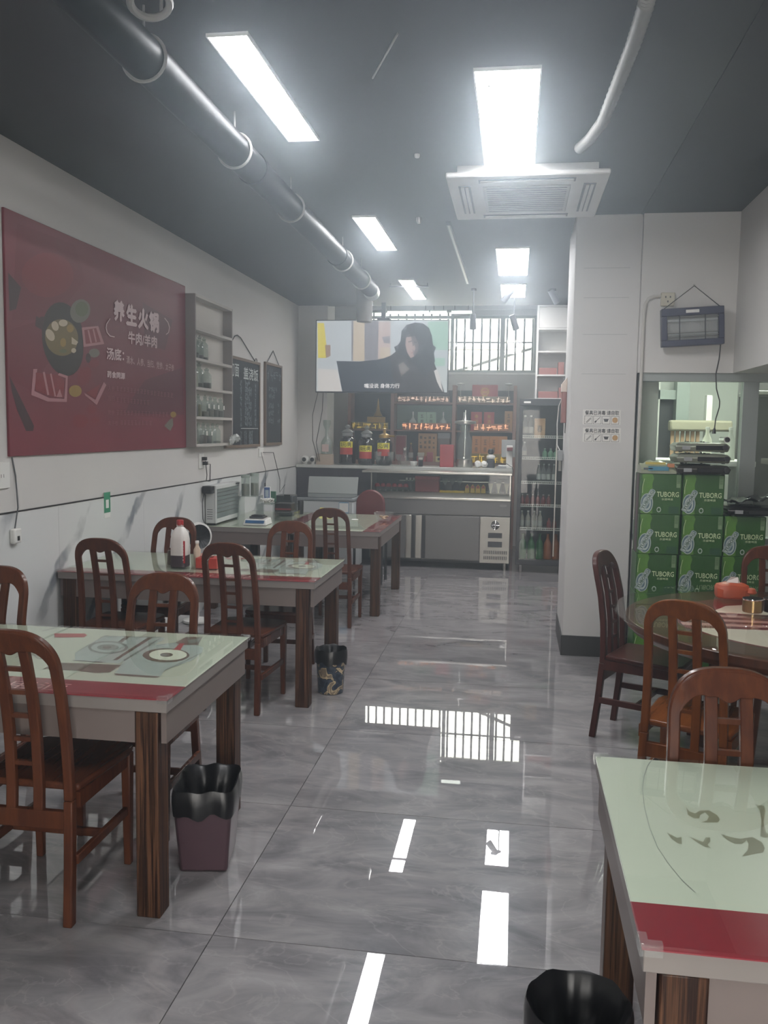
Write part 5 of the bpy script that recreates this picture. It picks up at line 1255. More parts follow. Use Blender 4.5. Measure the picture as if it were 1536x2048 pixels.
MB().box(-1.15, 10.45, BZ, -1.095, 10.49, BZ+.085).build('body', BLACKG, t, bevel=.004)
MB().box(-1.145, 10.452, BZ+.0852, -1.10, 10.488, BZ+.11).build('silver_top', STEEL, t, bevel=.003)
boxy('wine_box', 'tall plain dark red wine box standing on the bar', 'box', -.90, 10.55, BZ, -.735, 10.66, BZ+.27, RED1)
t = thing('drinks_tower', 'tall clear drinks tower with a wide steel cap on the bar', 'dispenser', (-.605, 10.6, BZ))
MB().lathe([(.095, BZ), (.10, BZ+.01), (.095, BZ+.09), (.085, BZ+.1), (0, BZ+.1)], -.605, 10.6, 24).build('base', STEEL, t)
MB().lathe([(.085, BZ+.102), (.088, BZ+.3), (.07, BZ+.36), (.055, BZ+.40), (.055, BZ+.515)], -.605, 10.6, 24).build('glass_body', JG, t)
MB().lathe([(.055, BZ+.515), (.13, BZ+.525), (.13, BZ+.555), (.03, BZ+.565), (.02, BZ+.59), (.008, BZ+.62), (.006, BZ+.68), (0, BZ+.69)], -.605, 10.6, 24).build('cap', STEEL, t)
MB().lathe([(.02, BZ+.102), (.02, BZ+.51)], -.605, 10.6, 12).build('ice_tube', CHROME, t)
MB().cyl((-.605, 10.5, BZ+.13), (-.605, 10.46, BZ+.12), .012, n=10).build('tap', CHROME, t)
for x, lb, sd in ((-.44, 'crumpled white bag on the bar beside the drinks tower', 6), (-.365, 'second smaller crumpled white bag nearer the dark ornament', 12)):
    b = MB(); blob(b, (x, 10.56, BZ+.043), .04, .035, .04, sd, 12, 8, .16); one(b, 'paper_bag', lb, 'bag', WHITEP, smooth=30)
t = thing('counter_ornament', 'dark ornament with a black ball top and white collar on the bar', 'ornament', (-.285, 10.62, BZ))
MB().lathe([(.05, BZ), (.052, BZ+.01), (.05, BZ+.09), (.03, BZ+.11)], -.29, 10.62, 20).build('body', DARKG, t)
MB().lathe([(.05, BZ+.1102), (.055, BZ+.13), (.04, BZ+.155), (.02, BZ+.16)], -.29, 10.62, 18).build('collar', WHITEP, t)
MB().lathe([(.02, BZ+.16), (.036, BZ+.175), (.04, BZ+.195), (.03, BZ+.222), (0, BZ+.232)], -.29, 10.62, 18).build('ball', BLACKP, t)
t = thing('till_screen', 'grey till screen with a white stand at the cooler end of the bar', 'till', (-.1, 10.6, BZ))
MB().box(-.165, 10.62, BZ+.13, -.0, 10.64, BZ+.34).build('screen_back', mat('till_grey', '#8e9190', .4), t, bevel=.005)
MB().box(-.105, 10.60, BZ+.02, -.03, 10.62, BZ+.27).build('stand', WHITEP, t, bevel=.006)
MB().box(-.10, 10.5, BZ+.21, -.03, 10.598, BZ+.25).build('card_reader', mat('reader_red', '#6a2b30', .4), t, bevel=.005)
MB().box(-.2, 10.5, BZ, -.03, 10.7, BZ+.035).build('base', WHITEP, t, bevel=.008)
MB().box(-.22, 10.45, BZ, -.10, 10.495, BZ+.03).build('cash_tray', GREYP, t, bevel=.003)
cable('black lead drooping over the bar edge beside the drinks cooler', [(-.1, 10.49, BZ+.06), (-.06, 10.44, BZ+.035), (-.03, 10.43, BZ+.02), (-.018, 10.431, BZ-.03), (-.015, 10.432, 1.06)])

# drinks cooler
KX0, KX1, KY, KZ = .035, .62, 9.9, 1.957
t = thing('drinks_cooler', 'tall black glass door drinks cooler behind the pillar', 'fridge', (.33, KY, 0))
KM = mat('cooler_black', '#232328', .35)
MB().box(KX0, KY+.05, .09, KX0+.03, 10.5, KZ).build('side_panel', KM, t, smooth=0)
MB().box(KX1-.03, KY+.05, .09, KX1, 10.5, KZ).build('side_panel', KM, t, smooth=0)
MB().box(KX0+.03, 10.47, .09, KX1-.03, 10.5, KZ).build('back_panel', mat('cooler_inside', '#3d3b40', .5), t, smooth=0)
MB().box(KX0+.03, KY+.05, .09, KX1-.03, 10.47, .145).build('floor_panel', KM, t, smooth=0)
MB().box(KX0+.03, KY+.05, KZ-.03, KX1-.03, 10.47, KZ).build('roof_panel', KM, t, smooth=0)
MB().box(KX0, KY, KZ-.075, KX1, KY+.05, KZ).build('header', KM, t, bevel=.003)
MB().box(KX0+.045, KY-.0015, KZ-.05, KX0+.12, KY-.0003, KZ-.03).build('badge', WHITEP, t, smooth=0)
MB().box(KX0, KY, .09, KX1, KY+.05, .15).build('kick_panel', KM, t, bevel=.003)
for x in (KX0, KX1-.04): MB().box(x, KY, .15, x+.04, KY+.045, KZ-.075).build('door_stile', KM, t, smooth=0)
MB().box(KX0+.04, KY+.012, .15, KX1-.04, KY+.018, KZ-.075).build('door_glass', GLASSC, t, smooth=0)
MB().box(.445, KY-.02, .2, .46, KY-.005, 1.55).build('door_handle', STEEL, t, bevel=.003)
for z in (.2, 1.53): MB().box(.445, KY-.006, z, .46, KY+.012, z+.02).build('handle_bracket', STEEL, t, smooth=0)
KS = [1.526, 1.287, 1.013, .754, .488]
for z in KS:
    b = MB(); b.box(KX0+.03, KY+.06, z-.006, KX1-.03, KY+.064, z+.024)
    b2 = MB(); b2.box(KX0+.03, KY+.065, z-.006, KX1-.03, 10.46, z-.002)
    b2.build('shelf_plate', mat('cooler_shelf', '#5d5d60', .5) if 'cooler_shelf' not in bpy.data.materials else bpy.data.materials['cooler_shelf'], t, smooth=0)
    b = MB(); b.box(KX0+.03, KY+.058, z-.006, KX1-.03, KY+.064, z); b.box(KX0+.03, KY+.058, z+.018, KX1-.03, KY+.064, z+.024)
    for i in range(24): b.box(KX0+.045+i*.0215, KY+.059, z, KX0+.049+i*.0215, KY+.063, z+.018)
    b.build('shelf_wire_rail', WHITEP, t, smooth=0)
for x in (KX0+.06, KX1-.06):
    for y in (KY+.08, 10.44): MB().cyl((x, y, 0), (x, y, .09), .018, .022, 10).build('foot', CHROME, t)
CN = glass('bottle_clear', '#e6ebe8', .02, 1.5, .08)
def bottle(name, lb, x, y, z, r, h, body, cap, label, group):
    t = thing(name, lb, 'bottle', (x, y, z), group)
    MB().lathe([(r*.9, z), (r, z+.005), (r, z+h*.58), (r*.8, z+h*.68), (r*.38, z+h*.8), (r*.36, z+h*.93)], x, y, 16).build('body', body, t)
    MB().lathe([(r*.42, z+h*.93), (r*.42, z+h), (0, z+h)], x, y, 12).build('cap', cap, t)
    if label: MB().lathe([(r+.0012, z+h*.2), (r+.0012, z+h*.48)], x, y, 16).build('label', label, t)
GRN = mat('bottle_green', '#1f5a2c', .2); ORG = mat('bottle_orange', '#8a4a1c', .25); REDC = mat('can_red', '#6e2320', .3); SIL = mat('label_silver', '#a9adab', .35, .3); PALE = mat('bottle_pale', '#9a9690', .3); CANG = mat('can_green', '#5d8a6d', .3)
YK = KY+.14
SH = ['top shelf', 'second shelf', 'third shelf', 'fourth shelf', 'fifth shelf', 'floor']
for (z, si, name, xs, r, h, body, cap, lab, what) in (
    (KS[0], 0, 'liquor_bottle', (.10, .165), .03, .25, CN, WHITEP, PALE, 'clear bottle'),
    (KS[1], 1, 'drink_can', (.33, .395, .455), .028, .12, CANG, SIL, None, 'green can'),
    (KS[1], 1, 'water_bottle', (.10,), .03, .19, CN, WHITEP, PALE, 'clear bottle'),
    (KS[2], 2, 'drink_bottle', (.27, .325, .38, .44), .026, .22, CN, SIL, SIL, 'silver labelled bottle'),
    (KS[3], 3, 'drink_bottle', (.096, .15, .21, .27, .33, .39), .026, .13, REDC, SIL, None, 'small red bottle'),
    (KS[4], 4, 'milk_bottle', (.095, .165, .235, .3), .029, .21, PALE, WHITEP, SIL, 'pale bottle'),
    (KS[4], 4, 'drink_bottle', (.40, .462), .026, .13, REDC, REDC, None, 'red bottle'),
    (.1475, 5, 'soda_bottle', (.115, .21, .305), .044, .29, GRN, GRN, None, 'large green bottle'),
    (.1475, 5, 'soda_bottle', (.395, .485), .044, .29, ORG, ORG, None, 'large orange bottle')):
    for i, x in enumerate(xs):
        bottle(name, ('%s %s from the hinge side on the cooler %s' % (ORD[i], what, SH[si])) if len(xs) > 1 else '%s standing alone at the edge of the cooler %s' % (what, SH[si]), x, YK, z-.001, r, h, body, cap, lab, what+'s on the cooler '+SH[si])
t = thing('liquor_box', 'tan liquor box with black brush lettering on the cooler top shelf', 'box', (.26, YK, KS[0]))
MB().box(.205, YK-.03, KS[0]-.001, .325, YK+.06, KS[0]+.215).build('carton', TAN, t, bevel=.002)
text('lettering', '春', BLACKP, t, (.235, YK-.032, KS[0]+.06), (.295, YK-.032, KS[0]+.06), (.235, YK-.032, KS[0]+.14))
# white cabinet on the cooler
t = thing('white_cabinet', 'white open cabinet standing on top of the drinks cooler', 'cabinet', (.4, 10.3, KZ+.002))
CX0, CX1, CY0, CY1, C0, C1 = .205, .66, 10.2, 10.48, KZ+.002, 3.02
CWM = mat('cabinet_white', '#c4c3c0', .5)
for x in (CX0, CX1-.018): MB().box(x, CY0, C0, x+.018, CY1, C1).build('side_panel', CWM, t, smooth=0)
MB().box(CX0+.018, CY1-.01, C0, CX1-.018, CY1, C1).build('back_panel', CWM, t, smooth=0)
for z in (C0, 2.225, 2.49, 2.745, C1-.018): MB().box(CX0+.018, CY0, z, CX1-.018, CY1-.01, z+.018).build('shelf_board', CWM, t, smooth=0)
MB().box(CX0+.02, CY0+.004, 2.765, CX1-.02, CY0+.02, C1-.02).build('door', CWM, t, bevel=.012)
for (x0, x1, z, h, lb) in ((.24, .44, 2.244, .075, 'flat red-brown box on the middle shelf of the white cabinet'), (.455, .52, 2.244, .14, 'upright red-brown box with pale dots in the white cabinet'), (.24, .46, C0+.0185, .075, 'flat red-brown box on the lowest shelf of the white cabinet'), (.47, .53, C0+.0185, .12, 'small grey and red-brown box on the lowest white cabinet shelf')):
    boxy('keepsake_box', lb, 'box', x0, CY0+.03, z, x1, CY0+.16, z+h, mat('box_russet', '#8a5650', .5) if 'box_russet' not in bpy.data.materials else bpy.data.materials['box_russet'])

# liquor shelves behind the bar
SYF, SYB = 11.88, 12.17
t = thing('liquor_shelf', 'dark backed liquor shelving with pinkish wood posts behind the bar', 'shelf', (-1.15, SYF, 0))
PW = mat('pinkish_wood', '#9c7a70', .5, vary=.08); SB = mat('shelf_dark_back', '#3a3033', .5)
for x0, x1 in ((-2.295, -2.25), (-1.70, -1.65), (-.86, -.81), (-.045, .0)): MB().box(x0, SYF, 0, x1, SYB, 2.14 if x0 < -1 else 2.2).build('post', PW, t, bevel=.003)
for xa, xb, dk in ((-2.25, -1.70, mat('shelf_black_back', '#1f1a1c', .5)), (-1.65, -.86, SB), (-.81, -.045, SB)):
    MB().box(xa, SYB-.01, 0, xb, SYB, 2.14).build('back_panel', dk, t, smooth=0)
    for z in ((1.16, 1.59) if xa < -2 else (1.16, 1.59, 1.965)): MB().box(xa, SYF+.01, z-.02, xb, SYB-.01, z).build('shelf_board', PW, t, smooth=0)
    MB().box(xa, SYF+.01, 0, xb, SYF+.03, 1.14).build('cupboard_door', PW, t, smooth=0)
MB().box(-1.645, SYB-.016, 1.60, -.865, SYB-.011, 1.93).build('mirror_panel', mat('pale_mirror', '#7f938a', .15, .3), t, smooth=0)
def led(lb, x0, x1, z0, z1, col, s, seed, base):
    t = thing('led_sign', lb, 'sign', ((x0+x1)/2, SYF, z0), 'lettered light strips on the liquor shelves')
    y = SYF-.03
    MB().box(x0, y, z0, x1, y+.04, z1).build('housing', mat('led_housing_%d' % seed, base, .4), t, bevel=.003)
    rnd = random.Random(seed); b = MB(); h = z1-z0; n = max(4, int((x1-x0)/(h*.72)))
    for i in range(n):      # scrolling characters, too smeared to read
        cx = x0+(x1-x0)*(i+.5)/n
        for k in range(5):
            u, v = rnd.uniform(-.15, .15)*h, rnd.uniform(.2, .8)*h
            if rnd.random() < .5: b.box(cx+u-.3*h, y-.002, z0+v-.0025, cx+u+.3*h, y-.0005, z0+v+.0025)
            else: b.box(cx+u-.0025, y-.002, z0+max(.02*h,v-.3*h), cx+u+.0025, y-.0005, z0+min(.97*h,v+.3*h))
    tag(b.build('lit_characters', emit('led_%d' % seed, col, s), t, smooth=0), kind='stuff')
    return t
led('pale lettered strip on the top board of the middle bay', -1.60, -.90, 1.9655, 2.045, '#ffd9c4', .30, 1, '#8f7f74')
led('pale lettered strip on the top board under the emblem box', -.79, -.09, 1.9655, 2.05, '#ffe6cf', .34, 2, '#988a7c')
led('bright orange lettered strip under the mint boxes', -1.53, -.88, 1.5905, 1.685, '#ffb98a', .5, 3, '#a5694d')
led('bright orange lettered strip under the two red boxes', -.56, -.10, 1.5905, 1.685, '#ffbe94', .5, 4, '#a5704f')
led('yellow lettered strip with a gold box on it in the dark bay', -2.24, -1.73, 1.5905, 1.685, '#e2c13c', .22, 5, '#77632e')
led('yellow lettered strip before the orange liquor boxes', -.60, -.12, 1.1605, 1.285, '#f2cb3e', .36, 6, '#8d742c')
BY = SYF+.08
boxy('gold_box', 'gold box on the yellow strip in the dark bay', 'box', -2.02, SYF-.025, 1.6855, -1.77, SYF+.005, 1.76, GOLD)
t = thing('spire_ornament', 'gold spire ornament rising behind the gold box', 'ornament', (-1.89, BY, 1.5905))
MB().lathe([(.07, 1.5905), (.07, 1.76), (.06, 1.78), (.03, 1.84), (.018, 1.9), (.012, 1.95), (.004, 2.0), (0, 2.02)], -1.89, BY+.03, 20).build('spire', GOLD, t)
MB().lathe([(.0705, 1.7605), (.076, 1.765), (.0705, 1.772)], -1.89, BY+.03, 20).build('rim', mat('rim_brown', '#6b5534', .4), t)
MINT = mat('box_mint', '#9fc0a8', .45)
def lbox(lb, x0, x1, z, h, mt, ink, s='五粮春', y=BY, group=None):
    t = thing('liquor_box', lb, 'box', ((x0+x1)/2, y, z), group)
    MB().box(x0, y, z, x1, y+.09, z+h).build('carton', mt, t, bevel=.002); cb = KEEP[-1]
    n = len(s); w_ = (x1-x0)*.34
    for i, ch in enumerate(s):
        zt = z+h*(.86-.27*i); cx = (x0+x1)/2
        text('lettering', ch, ink, cb, (cx-w_/2, y-.0012, zt-h*.19), (cx+w_/2, y-.0012, zt-h*.19), (cx-w_/2, y-.0012, zt))
    return t
lbox('mint green liquor box nearer the dark bay, above the orange strip', -1.335, -1.215, 1.5905, .245, MINT, BLACKP, group='mint liquor boxes')
lbox('mint green liquor box nearer the pillar, above the orange strip', -1.21, -1.09, 1.5905, .245, MINT, BLACKP, group='mint liquor boxes')
lbox('red liquor box nearer the mint boxes, in the bay with two red boxes', -.61, -.46, 1.5905, .255, RED2, GOLD, '春酒')
lbox('red liquor box nearer the cooler, in the bay with two red boxes', -.435, -.295, 1.5905, .255, RED2, GOLD, '春酒')
lbox('tall tan liquor box at the cooler end of the shelf', -.155, -.05, 1.5905, .27, TAN, BLACKP)
ORB = mat('box_orange', '#c98a4c', .45)
for i, x in enumerate((-.585, -.466, -.347, -.228)): lbox('%s orange liquor box behind the yellow strip, from the drinks tower' % ORD[i], x, x+.116, 1.1605, .36, ORB, BLACKP, group='orange liquor boxes')
def spirit(lb, x, z):
    t = thing('spirit_bottle', lb, 'bottle', (x, BY, z))
    MB().lathe([(.05, z), (.055, z+.01), (.05, z+.12), (.03, z+.14), (.014, z+.17), (.01, z+.2)], x, BY, 18).build('body', mat('porcelain', '#c3cbc4', .2) if 'porcelain' not in bpy.data.materials else bpy.data.materials['porcelain'], t)
    MB().lathe([(.011, z+.2), (.011, z+.245), (0, z+.25)], x, BY, 12).build('stopper', WHITEP, t)
spirit('white spirit bottle beside the mint boxes, dark bay side', -1.40, 1.5905); spirit('white spirit bottle beside the mint boxes, cooler side', -.985, 1.5905); spirit('white spirit bottle behind the drinks tower cap', -.70, 1.5905)
t = thing('emblem_box', 'wide red box with a round gold emblem on the top board', 'box', (-.43, BY, 1.9655))
MB().box(-.60, BY, 1.9655, -.255, BY+.1, 2.21).build('carton', RED2, t, bevel=.003)
b = MB(); ec = Vector((-.43, BY-.0015, 2.115))
def ep(u, v): return (ec.x+u, ec.y, ec.z+v)
for k in range(18):
    a0, a1 = 2*math.pi*k/18, 2*math.pi*(k+1)/18
    b.poly([ep(.055*math.cos(a0), .05*math.sin(a0)), ep(.055*math.cos(a1), .05*math.sin(a1)), ep(.047*math.cos(a1), .042*math.sin(a1)), ep(.047*math.cos(a0), .042*math.sin(a0))])
for k in range(7):
    a = math.pi*k/6; b.poly([ep(.06*math.cos(a)-.006, .055*math.sin(a)), ep(.06*math.cos(a)+.006, .055*math.sin(a)), ep(.066*math.cos(a), .064*math.sin(a)+.004)])
for k in range(5): b.poly([ep(-.035+.016*k, -.02), ep(-.028+.016*k, -.02), ep(-.028+.016*k, .015), ep(-.035+.016*k, .015)])
b.poly([ep(-.04, -.06), ep(.04, -.06), ep(.03, -.052), ep(-.03, -.052)])
b.build('gold_emblem', GOLD, t, smooth=0, fixn=False)
for x, lb in ((-.755, 'slim lamp on the top board beside the shelf post'), (-.11, 'slim lamp on the top board at the cooler end')):
    t = thing('slim_lamp', lb, 'lamp', (x, BY, 1.9655))
    MB().lathe([(.03, 1.9655), (.03, 1.972), (.005, 1.98), (.005, 2.2)], x, BY, 14).build('stem', STEEL, t)
    MB().lathe([(.012, 2.2), (.05, 2.215), (.05, 2.225), (0, 2.235)], x, BY, 16).build('shade', WHITEP, t)
t = thing('framed_menu', 'dark red upright framed card behind the round decanter', 'frame', (-1.56, BY, 1.1605))
MB().box(-1.635, BY, 1.1605, -1.49, BY+.03, 1.51).build('card', RED1, t, smooth=0)
b = MB(); b.box(-1.64, BY-.005, 1.1605, -1.628, BY+.031, 1.515); b.box(-1.497, BY-.005, 1.1605, -1.485, BY+.031, 1.515); b.box(-1.628, BY-.005, 1.503, -1.497, BY+.031, 1.515); b.build('rim', PW, t, smooth=0)
t = thing('lattice_box', 'tan box with rows of dark marks on the low shelf', 'box', (-1.19, BY, 1.1605))
MB().box(-1.32, BY, 1.1605, -1.065, BY+.09, 1.545).build('carton', TAN, t, bevel=.003)
b = MB(); rnd = random.Random(2)
for i in range(4):
    for j in range(3): b.box(-1.30+i*.06, BY-.0015, 1.34+j*.065, -1.30+i*.06+rnd.uniform(.02, .035), BY-.0003, 1.34+j*.065+rnd.uniform(.02, .045))
tag(b.build('dark_marks', mat('marks_brown', '#5d4a3a', .6), t, smooth=0), kind='stuff')
boxy('grey_box', 'dull grey-brown box with a lid beside the tan marked box', 'box', -1.05, BY, 1.1605, -.89, BY+.08, 1.55, mat('box_greybrown', '#6b5a58', .5), lid=GREYP)
boxy('cigarette_box', 'small flat red box low on the shelf beside the glasses', 'box', -1.33, SYF-.0, 1.1605, -1.20, SYF+.07, 1.235, RED2, trim=WHITEP)
boxy('cigarette_box', 'small pink-red box standing on the shelf edge below the tan marked box', 'box', -1.19, SYF, 1.1605, -1.11, SYF+.07, 1.29, mat('box_pinkred', '#a8505a', .5))
boxy('price_card', 'small cream card with dark marks on the low shelf', 'card', -1.07, SYF, 1.1605, -.98, SYF+.02, 1.235, mat('card_cream', '#d8cf9a', .5), trim=DARKG)
bottle('liquor_bottle', 'slim brown bottle beside the dark red framed card', -1.42, BY, 1.1605, .03, .25, mat('bottle_brown', '#6b4a3a', .2), GOLD, PALE, None)

# ================================================================== PILLAR AND KITCHEN WALL
t0 = [('upper white notice with utensil pictures on the pillar', 819, 847), ('lower white notice with utensil pictures on the pillar', 855, 882)]
for lb, ya, yb in t0:
    yp = 6.2795; a = onY(1166, ya, yp); bq = onY(1242, yb, yp)
    t = thing('utensil_notice', lb, 'notice', ((a.x+bq.x)/2, yp, bq.z), 'utensil notices on the pillar')
    x0, x1, z1, z0 = a.x, bq.x-.004, a.z, bq.z-.01
    MB().box(x0, yp-.002, z0, x1, yp, z1).build('paper', mat('notice_white', '#cfcdc8', .5) if 'notice_white' not in bpy.data.materials else bpy.data.materials['notice_white'], t, smooth=0)
    pap = KEEP[-1]
    INK = bpy.data.materials.get('notice_ink') or mat('notice_ink', '#3b3b3e', .5)
    yt = yp-.0025; W_ = x1-x0; H_ = z1-z0
    text('lettering', '餐具已消毒 请自取', INK, pap, (x0+.015, yt, z1-H_*.36), (x1-.012, yt, z1-H_*.36), (x0+.015, yt, z1-H_*.06), .02)
    b = MB(); c4 = W_*.21
    for i in range(4):
        cx, cz = x0+W_*(.15+.235*i), z0+H_*.31; h = H_*.27
        for q in ((-c4/2, -h, c4/2, -h+.002), (-c4/2, h-.002, c4/2, h), (-c4/2, -h, -c4/2+.002, h), (c4/2-.002, -h, c4/2, h)):
            b.poly([(cx+q[0], yt, cz+q[1]), (cx+q[2], yt, cz+q[1]), (cx+q[2], yt, cz+q[3]), (cx+q[0], yt, cz+q[3])])
        P2 = lambda pts: b.poly([(cx+u, yt-.0002, cz+v) for u, v in pts])
        if i == 0: P2(line(-.016, -.018, .016, .016, .003)); P2(line(-.010, -.020, .019, .010, .003))
        if i == 1: P2(line(-.006, -.006, .018, .018, .0035)); P2(ell(-.011, -.012, .009, .006, 12, .8))
        if i == 2: P2([(-.018, .008), (.018, .008), (.010, -.012), (-.010, -.012)])
    b.build('icon_print', INK, pap, smooth=0, fixn=False)
    b = MB(); cx, cz = x0+W_*(.15+.235*3), z0+H_*.31; b.poly([(cx+u, yt, cz+v) for u, v in ell(0, 0, .019, .019, 20)])
    b.build('orange_disc', mat('disc_orange', '#b08a5a', .5) if 'disc_orange' not in bpy.data.materials else bpy.data.materials['disc_orange'], pap, smooth=0, fixn=False)
# on the pillar's aisle side
a = onX(1133, 790, .37)
t = thing('wall_mailbox', 'small red wall box with a cream sloping top on the aisle side of the pillar', 'box', (.37, a.y, a.z))
MB().box(.335, a.y-.07, a.z-.21, .3695, a.y+.07, a.z+.02).build('red_body', mat('dull_red', '#8d5a55', .5), t, bevel=.004)
b = MB(); b.prism([(.3695, a.z+.02), (.33, a.z+.02), (.33, a.z+.08), (.3695, a.z+.13)], a.y-.07, a.y+.07, 'y'); b.build('sloping_top', mat('pale_top', '#d3c2b4', .5), t, bevel=.003)
a2 = onX(1131, 845, .37)
one(MB().box(.365, a2.y-.02, a2.z-.08, .3697, a2.y+.02, a2.z+.08), 'black_strip', 'slim black strip label below the red wall box on the pillar', 'strip', BLACKP)
a3 = onX(1118, 860, .35); q = a3
cable('white looped lead hanging off the red wall box beside the cooler', [(.34, a.y, a.z-.02), (.32, a.y+.1, a.z-.08), (.315, a.y+.16, a.z-.22), (.32, a.y+.15, a.z-.38), (.34, a.y+.12, a.z-.42)], WHITEP, .004)
t = thing('hanging_clip', 'grey device hanging on the white lead beside the drinks cooler', 'device', (.33, a.y+.1, a.z-.45))
MB().box(.325, a.y+.08, a.z-.50, .365, a.y+.16, a.z-.42).build('body', GREYP, t, bevel=.006)
MB().cyl((.345, a.y+.12, a.z-.5), (.345, a.y+.12, a.z-.58), .012, n=10).build('stub', STEEL, t)
# conduit, socket and insect killer
t = thing('conduit_socket', 'white socket box with a bent conduit running down beside the pillar', 'socket', (.96, 6.25, 2.5))
MB().box(.945, 6.225, 2.455, 1.035, 6.2495, 2.545).build('box', mat('aged_white', '#b9b4a3', .5), t, bevel=.004)
for x, z in ((.975, 2.515), (1.005, 2.515), (.99, 2.485)): MB().box(x-.004, 6.2235, z-.006, x+.004, 6.2248, z+.006).build('slot', DARKG, t, smooth=0)
MB().tube([(.945, 6.235, 2.52), (.90, 6.235, 2.52), (.865, 6.235, 2.505), (.845, 6.235, 2.47), (.838, 6.235, 2.40), (.835, 6.235, 1.0)], .011, 8).build('conduit', mat('conduit_white', '#b7b4ae', .5), t)
t = thing('insect_killer', 'dark blue framed electric insect killer hung from a cord on the wall', 'insect killer', (1.14, 6.2, 2.2))
c0 = Vector((1.146, 6.17, 2.31)); ang = .055
def zk(u, v, d=0): return (c0.x+u*math.cos(ang)-v*math.sin(ang), c0.y+d, c0.z+u*math.sin(ang)+v*math.cos(ang))
def zbox(b, u0, u1, v0, v1, d0, d1):
    vs = [zk(u, v, d) for d in (d0, d1) for v in (v0, v1) for u in (u0, u1)]
    b.add(vs, [(0, 2, 3, 1), (4, 5, 7, 6), (0, 1, 5, 4), (2, 6, 7, 3), (0, 4, 6, 2), (1, 3, 7, 5)])
ZM = mat('zapper_navy', '#33344a', .4)
for r_ in ((-.2, .2, -.125, -.085), (-.2, .2, .075, .125), (-.2, -.165, -.085, .075), (.165, .2, -.085, .075)):
    b = MB(); zbox(b, r_[0], r_[1], r_[2], r_[3], -.03, .045); b.build('case_rail', ZM, t, bevel=.004)
b = MB(); zbox(b, -.165, .165, -.085, .075, .02, .04); b.build('back_plate', mat('zapper_back', '#a3a6a6', .4), t, smooth=0)
for v in (.045, -.05): b = MB(); b.cyl(zk(-.16, v, .0), zk(.16, v, .0), .011, n=10); b.build('uv_tube', mat('uv_tube', '#b9bfc0', .3) if 'uv_tube' not in bpy.data.materials else bpy.data.materials['uv_tube'], t)
b = MB()
for i in range(40): b.cyl(zk(-.16+i*.0082, -.085, -.018), zk(-.16+i*.0082, .075, -.018), .0012, n=4)
b.build('wire_grid', mat('grid_wire', '#a9aba8', .35, .5), t)
for v in (-.07, -.055, -.04, .06): b = MB(); b.cyl(zk(-.165, v, -.024), zk(.165, v, -.024), .0018, n=5); b.build('guard_wire', STEEL, t)
for u in (-.085, .08): b = MB(); zbox(b, u-.003, u+.003, -.085, .075, -.026, -.02); b.build('guard_bar', DARKG, t)
b = MB(); zbox(b, -.045, .04, .09, .11, -.0312, -.0302); b.build('name_plate', WHITEP, t, smooth=0)
MB().tube([zk(-.185, .125, .02), (1.16, 6.24, 2.59), zk(.185, .125, .02)], .003, 6).build('hanging_cord', ROPE, t)
MB().cyl((1.16, 6.2495, 2.595), (1.16, 6.228, 2.595), .005, n=8).build('nail', STEEL, t)
k1 = zk(.185, -.125, .02)
MB().tube([k1, (k1[0]+.0, 6.21, 2.1), (k1[0]-.015, 6.215, 2.0), (k1[0]-.01, 6.2, 1.9), (k1[0]+.015, 6.2, 1.82), (k1[0]+.015, 6.2, 1.78), (k1[0]-.005, 6.2, 1.7), (k1[0]-.01, 6.2, 1.63)], .004, 6).build('power_lead', ROPE, t)
MB().cyl((k1[0]-.01, 6.2, 1.64), (k1[0]-.012, 6.2, 1.60), .006, .014, 10).build('plug', BLACKP, t)

# ================================================================== BEER CARTONS
KW_, KH, KD = .262, .2655, .25
CG = mat('carton_green', '#27541d', .45, vary=.12, scale=4); CG2 = mat('carton_light_green', '#4f7d2b', .45, vary=.15, scale=10); CGD = mat('carton_dark_green', '#1f4a2e', .45); CS = mat('carton_silver', '#a9b5b0', .4); CP = mat('carton_pale', '#b9cba0', .45); CSD = mat('emblem_slate', '#56707a', .45)
t = thing('beer_carton', 'carton', 'carton', (0, 0, 0), 'green beer cartons by the kitchen glass', world=False)
MB().box(-KW_/2, -KD/2, .0005, KW_/2, KD/2, KH-.0005).build('carton', CG, t, bevel=.003)
ct = KEEP[-1]
MB().box(-KW_/2+.004, -KD/2+.004, KH-.0005, KW_/2-.004, -.002, KH+.0002).build('top_flap', CG, t, smooth=0)
fy_ = -KD/2-.0004
def cf(u, v): return Vector((-KW_/2+KW_*u, fy_, KH*(1-v)))
lift = Vector((0, -.0003, 0))
IT = [(1, [(.03, .02), (.10, .0), (.28, .0), (.32, .1), (.28, .25), (.30, .42), (.31, .99), (.03, .99), (.03, .4), (.06, .2)]), (4, line(.05, .3, .09, .12, .012)), (4, line(.05, .3, .05, .48, .012)),
 (2, [(.7, .80), (.95, .80), (.95, .97), (.7, .97)]), (3, ell(.467, .885, .055, .068, 18)), (0, ell(.467, .885, .035, .043, 14)), (6, [(.87, .02), (.965, .02), (.965, .33), (.87, .33)]),
 (3, ell(.165, .73, .155, .245, 28)), (5, ell(.165, .73, .138, .225, 28)), (3, ell(.165, .74, .105, .175, 24)), (5, ell(.165, .745, .07, .12, 20))]
dirx, diry = .475, -.88
c_, s_ = .185, .645
def rb(a, w_): return (c_+a*dirx-w_*diry, s_+a*diry+w_*dirx)
IT.append((3, [rb(-.30, -.07), rb(.26, -.07), rb(.29, -.035), rb(.29, .035), rb(.26, .07), rb(-.30, .07)])); IT.append((5, [rb(-.29, -.057), rb(.255, -.057), rb(.28, -.03), rb(.28, .03), rb(.255, .057), rb(-.29, .057)])); IT.append((3, [rb(-.28, -.047), rb(.25, -.047), rb(.25, .047), rb(-.28, .047)]))
